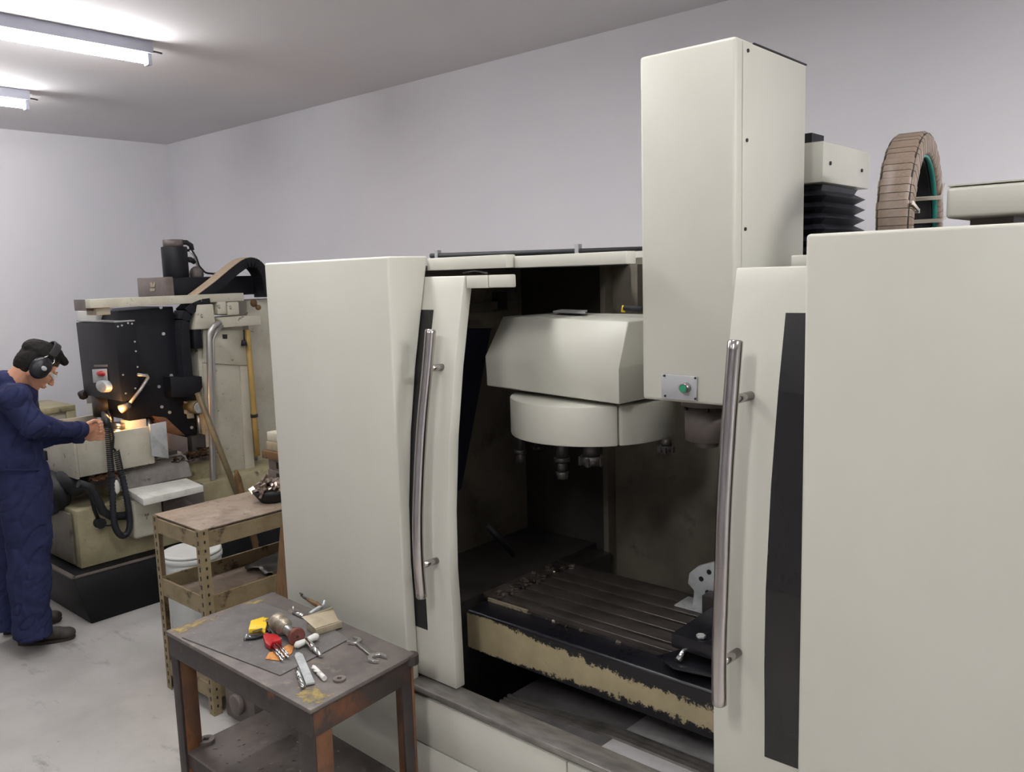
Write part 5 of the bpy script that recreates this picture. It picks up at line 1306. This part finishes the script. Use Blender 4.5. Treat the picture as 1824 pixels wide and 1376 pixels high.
# coverall
K = MB()
cap(K, neck + Vector((0, 0, 0.005)) - ER * 0.02, chest, .098, .145); cap(K, Vector((-5.035, 1.554, 1.472)), Vector((-5.019, 1.602, 1.400)), .092, .11); cap(K, chest, belly, .142, .136); cap(K, belly, pelv, .136, .148)
for sh, el, wr2 in ((shN, elN, wrN), (shF, elF, wrF)):
    cap(K, chest.lerp(neck, 0.55), sh + EZ * 0.015, .098, .085); cap(K, sh, el, .078, .070); cap(K, el, el.lerp(wr2, 0.5), .068, .054); cap(K, el.lerp(wr2, 0.5), wr2 - (wr2 - el).normalized() * 0.015, .054, .044)
for hp2, kn, an2, k_ in ((hipN, knN, anN, 1.0), (hipF, knF, anF, 0.92)):
    cap(K, pelv, hp2, .135, .122); cap(K, hp2, kn, .124, .108 * k_); cap(K, kn, an2 + Vector((0, 0, 0.03)), .108 * k_, .098 * k_)
    K.cyl(an2 + Vector((0, 0, 0.03)), an2 + Vector((0, 0, -0.035)), .098 * k_, .104 * k_, 18)
def folds(co):
    a = noise.noise(Vector((co.x * 5, co.y * 5, co.z * 9)))
    b = noise.noise(Vector((co.x * 13 + 5, co.y * 13, co.z * 20 + co.y * 8)))
    c = math.sin((co.z * 46 + co.y * 22 + 3 * noise.noise(co * 4))) * max(0.0, noise.noise(co * 3 + Vector((9, 2, 4))) + 0.15)
    d_ = abs(noise.noise(Vector((co.x * 9 + 3, co.y * 9, co.z * 14 - co.y * 10))))
    return 0.013 * a + 0.008 * b + 0.008 * c - 0.009 * max(0.0, 0.10 - d_) / 0.10
build('waist_seam', MB().tube([Vector((-5.067, 1.454, 1.029)), Vector((-4.903, 1.474, 1.047)), Vector((-4.872, 1.545, 1.037)), Vector((-4.895, 1.629, 1.020)), Vector((-4.971, 1.688, 1.002))], 0.006, 8), 'coverall', op)
fuse('coverall', K, 'coverall', op, 0.007, 2, folds)
ca = (HC - neck).normalized()
cn = neck + Vector((0, 0, 0.0))
cm = MB().tube([cn - ca * 0.020 - ER * 0.005, cn + ca * 0.025 - ER * 0.004, cn + ca * 0.058 - ER * 0.008], [0.100, 0.084, 0.079], 22, False)
co_ = build('collar', cm, 'coverall', op)
s3 = co_.modifiers.new('thick', 'SOLIDIFY'); s3.thickness = 0.006
cw = (wrN - elN).normalized()
build('cuff', MB().tube([wrN - cw * 0.045, wrN - cw * 0.03, wrN + cw * 0.008], [0.047, 0.0495, 0.048], 20), 'coverall', op)
cw = (wrF - elF).normalized()
build('cuff', MB().tube([wrF - cw * 0.045, wrF - cw * 0.03, wrF + cw * 0.004], [0.047, 0.0495, 0.048], 20), 'coverall', op)
# ear defenders
for s in (-1, 1):
    ec_ = hell(hell(MB(), -.004, -.010, s * .100, .054, .064, .026, 20), -.004, -.010, s * .082, .050, .060, .018, 20)
    ob = build('ear_cup', ec_, 'oily_black', op, label='glossy black ear cup')
    build('cup_mark', hell(MB(), .004, -.006, s * .1255, .015, .012, .0022, 14), 'galv', ob)
    w1 = MB().tube([H(-.045, -.005, s * .098), H(-.040, .030, s * .100), H(-.020, .052, s * .098), H(-.012, .080, s * .088)], 0.0032, 8)
    w1.tube([H(.040, -.012, s * .098), H(.026, .030, s * .100), H(.030, .055, s * .096), H(.012, .082, s * .086)], 0.0032, 8)
    build('wire_yoke', w1, 'chrome', op)
bandp = []
for i in range(17):
    a = math.pi * i / 16
    bandp.append((math.cos(a) * .090, .075 + math.sin(a) * .078))
for i in range(len(bandp) - 1): pass
bm_ = MB(); vs = []; fs = []
for i, (s, u) in enumerate(bandp):
    nx, nu = math.cos(math.pi * i / 16), math.sin(math.pi * i / 16)
    for f_, t_ in ((-.020, 0), (.020, 0), (.020, .009), (-.020, .009)):
        vs.append(H(f_, u + nu * t_, s + nx * t_))
for i in range(16):
    for j in range(4):
        fs.append((i * 4 + j, i * 4 + (j + 1) % 4, (i + 1) * 4 + (j + 1) % 4, (i + 1) * 4 + j))
fs += [(0, 1, 2, 3), (64, 65, 66, 67)]
bm_.add(vs, fs)
build('headband', bm_, 'black_matte', op, bevel=0.002)
# safety glasses
for s in (-1, 1):
    build('spectacle_lens', MB().prism([H(.112, .012, s * .006), H(.100, .014, s * .055), H(.094, -.026, s * .054), H(.108, -.030, s * .016)], HF * 0.002), 'spectacle', op)
    build('spectacle_temple', MB().prism([H(.099, .012, s * .056), H(.040, .006, s * .074), H(.040, -.002, s * .074), H(.096, -.014, s * .056)], HS * (0.002 * s)), 'spectacle', op)
build('spectacle_bridge', MB().tube([H(.113, .012, .010), H(.116, .010, 0), H(.113, .012, -.010)], 0.0022, 8), 'spectacle', op)
# shoes
def shoe(h, t, w_):
    h = Vector(h); t = Vector(t); d = (t - h).normalized(); s_ = Vector((-d.y, d.x, 0)); L2 = (t - h).length
    U_ = MB()
    def pe2(f, z, rl, rw, rz): U_.ell(h + d * (f * L2) + EZ * z, d * rl, s_ * rw, EZ * rz, 14, 10)
    pe2(.12, .060, .055, .042, .052); pe2(.36, .060, .080, .040, .052); pe2(.62, .045, .085, .044, .040); pe2(.84, .040, .055, .046, .034)
    cap(U_, h + d * (.2 * L2) + EZ * .09, h + d * (.22 * L2) + EZ * .13, .045, .046)
    so = fuse('shoe', U_, 'shoe', op, 0.006, 2)
    n = 26; vs2 = []; fs2 = []
    for z, g in ((0.001, 0.96), (0.018, 1.0)):
        for i in range(n):
            a = 2 * math.pi * i / n
            f = 0.5 + 0.52 * math.cos(a); wv = 0.046 * (0.82 + 0.25 * f) * math.sin(a)
            vs2.append(h + d * (f * L2 * g) + s_ * wv * g + EZ * z)
    fs2.append(tuple(range(n))); fs2.append(tuple(range(n, 2 * n)))
    for i in range(n): fs2.append((i, (i + 1) % n, n + (i + 1) % n, n + i))
    build('sole', MB().add(vs2, fs2), 'sole', so)
shoe((-5.111, 1.505, 0.000), (-4.945, 1.744, 0.000), 1)
shoe((-5.343, 1.505, 0.000), (-5.285, 1.799, 0.000), 1)
# small steel scriber in the hand
sr0 = haN + (haN - wrN).normalized() * 0.045 + EZ * 0.012
tag(build('scriber', MB().tube([sr0 - ER * 0.05, sr0 + ER * 0.01, sr0 + ER * 0.055], [0.004, 0.004, 0.0015], 8), 'dark_iron'), 'thin dark scriber held in the hand of the person', 'scriber')
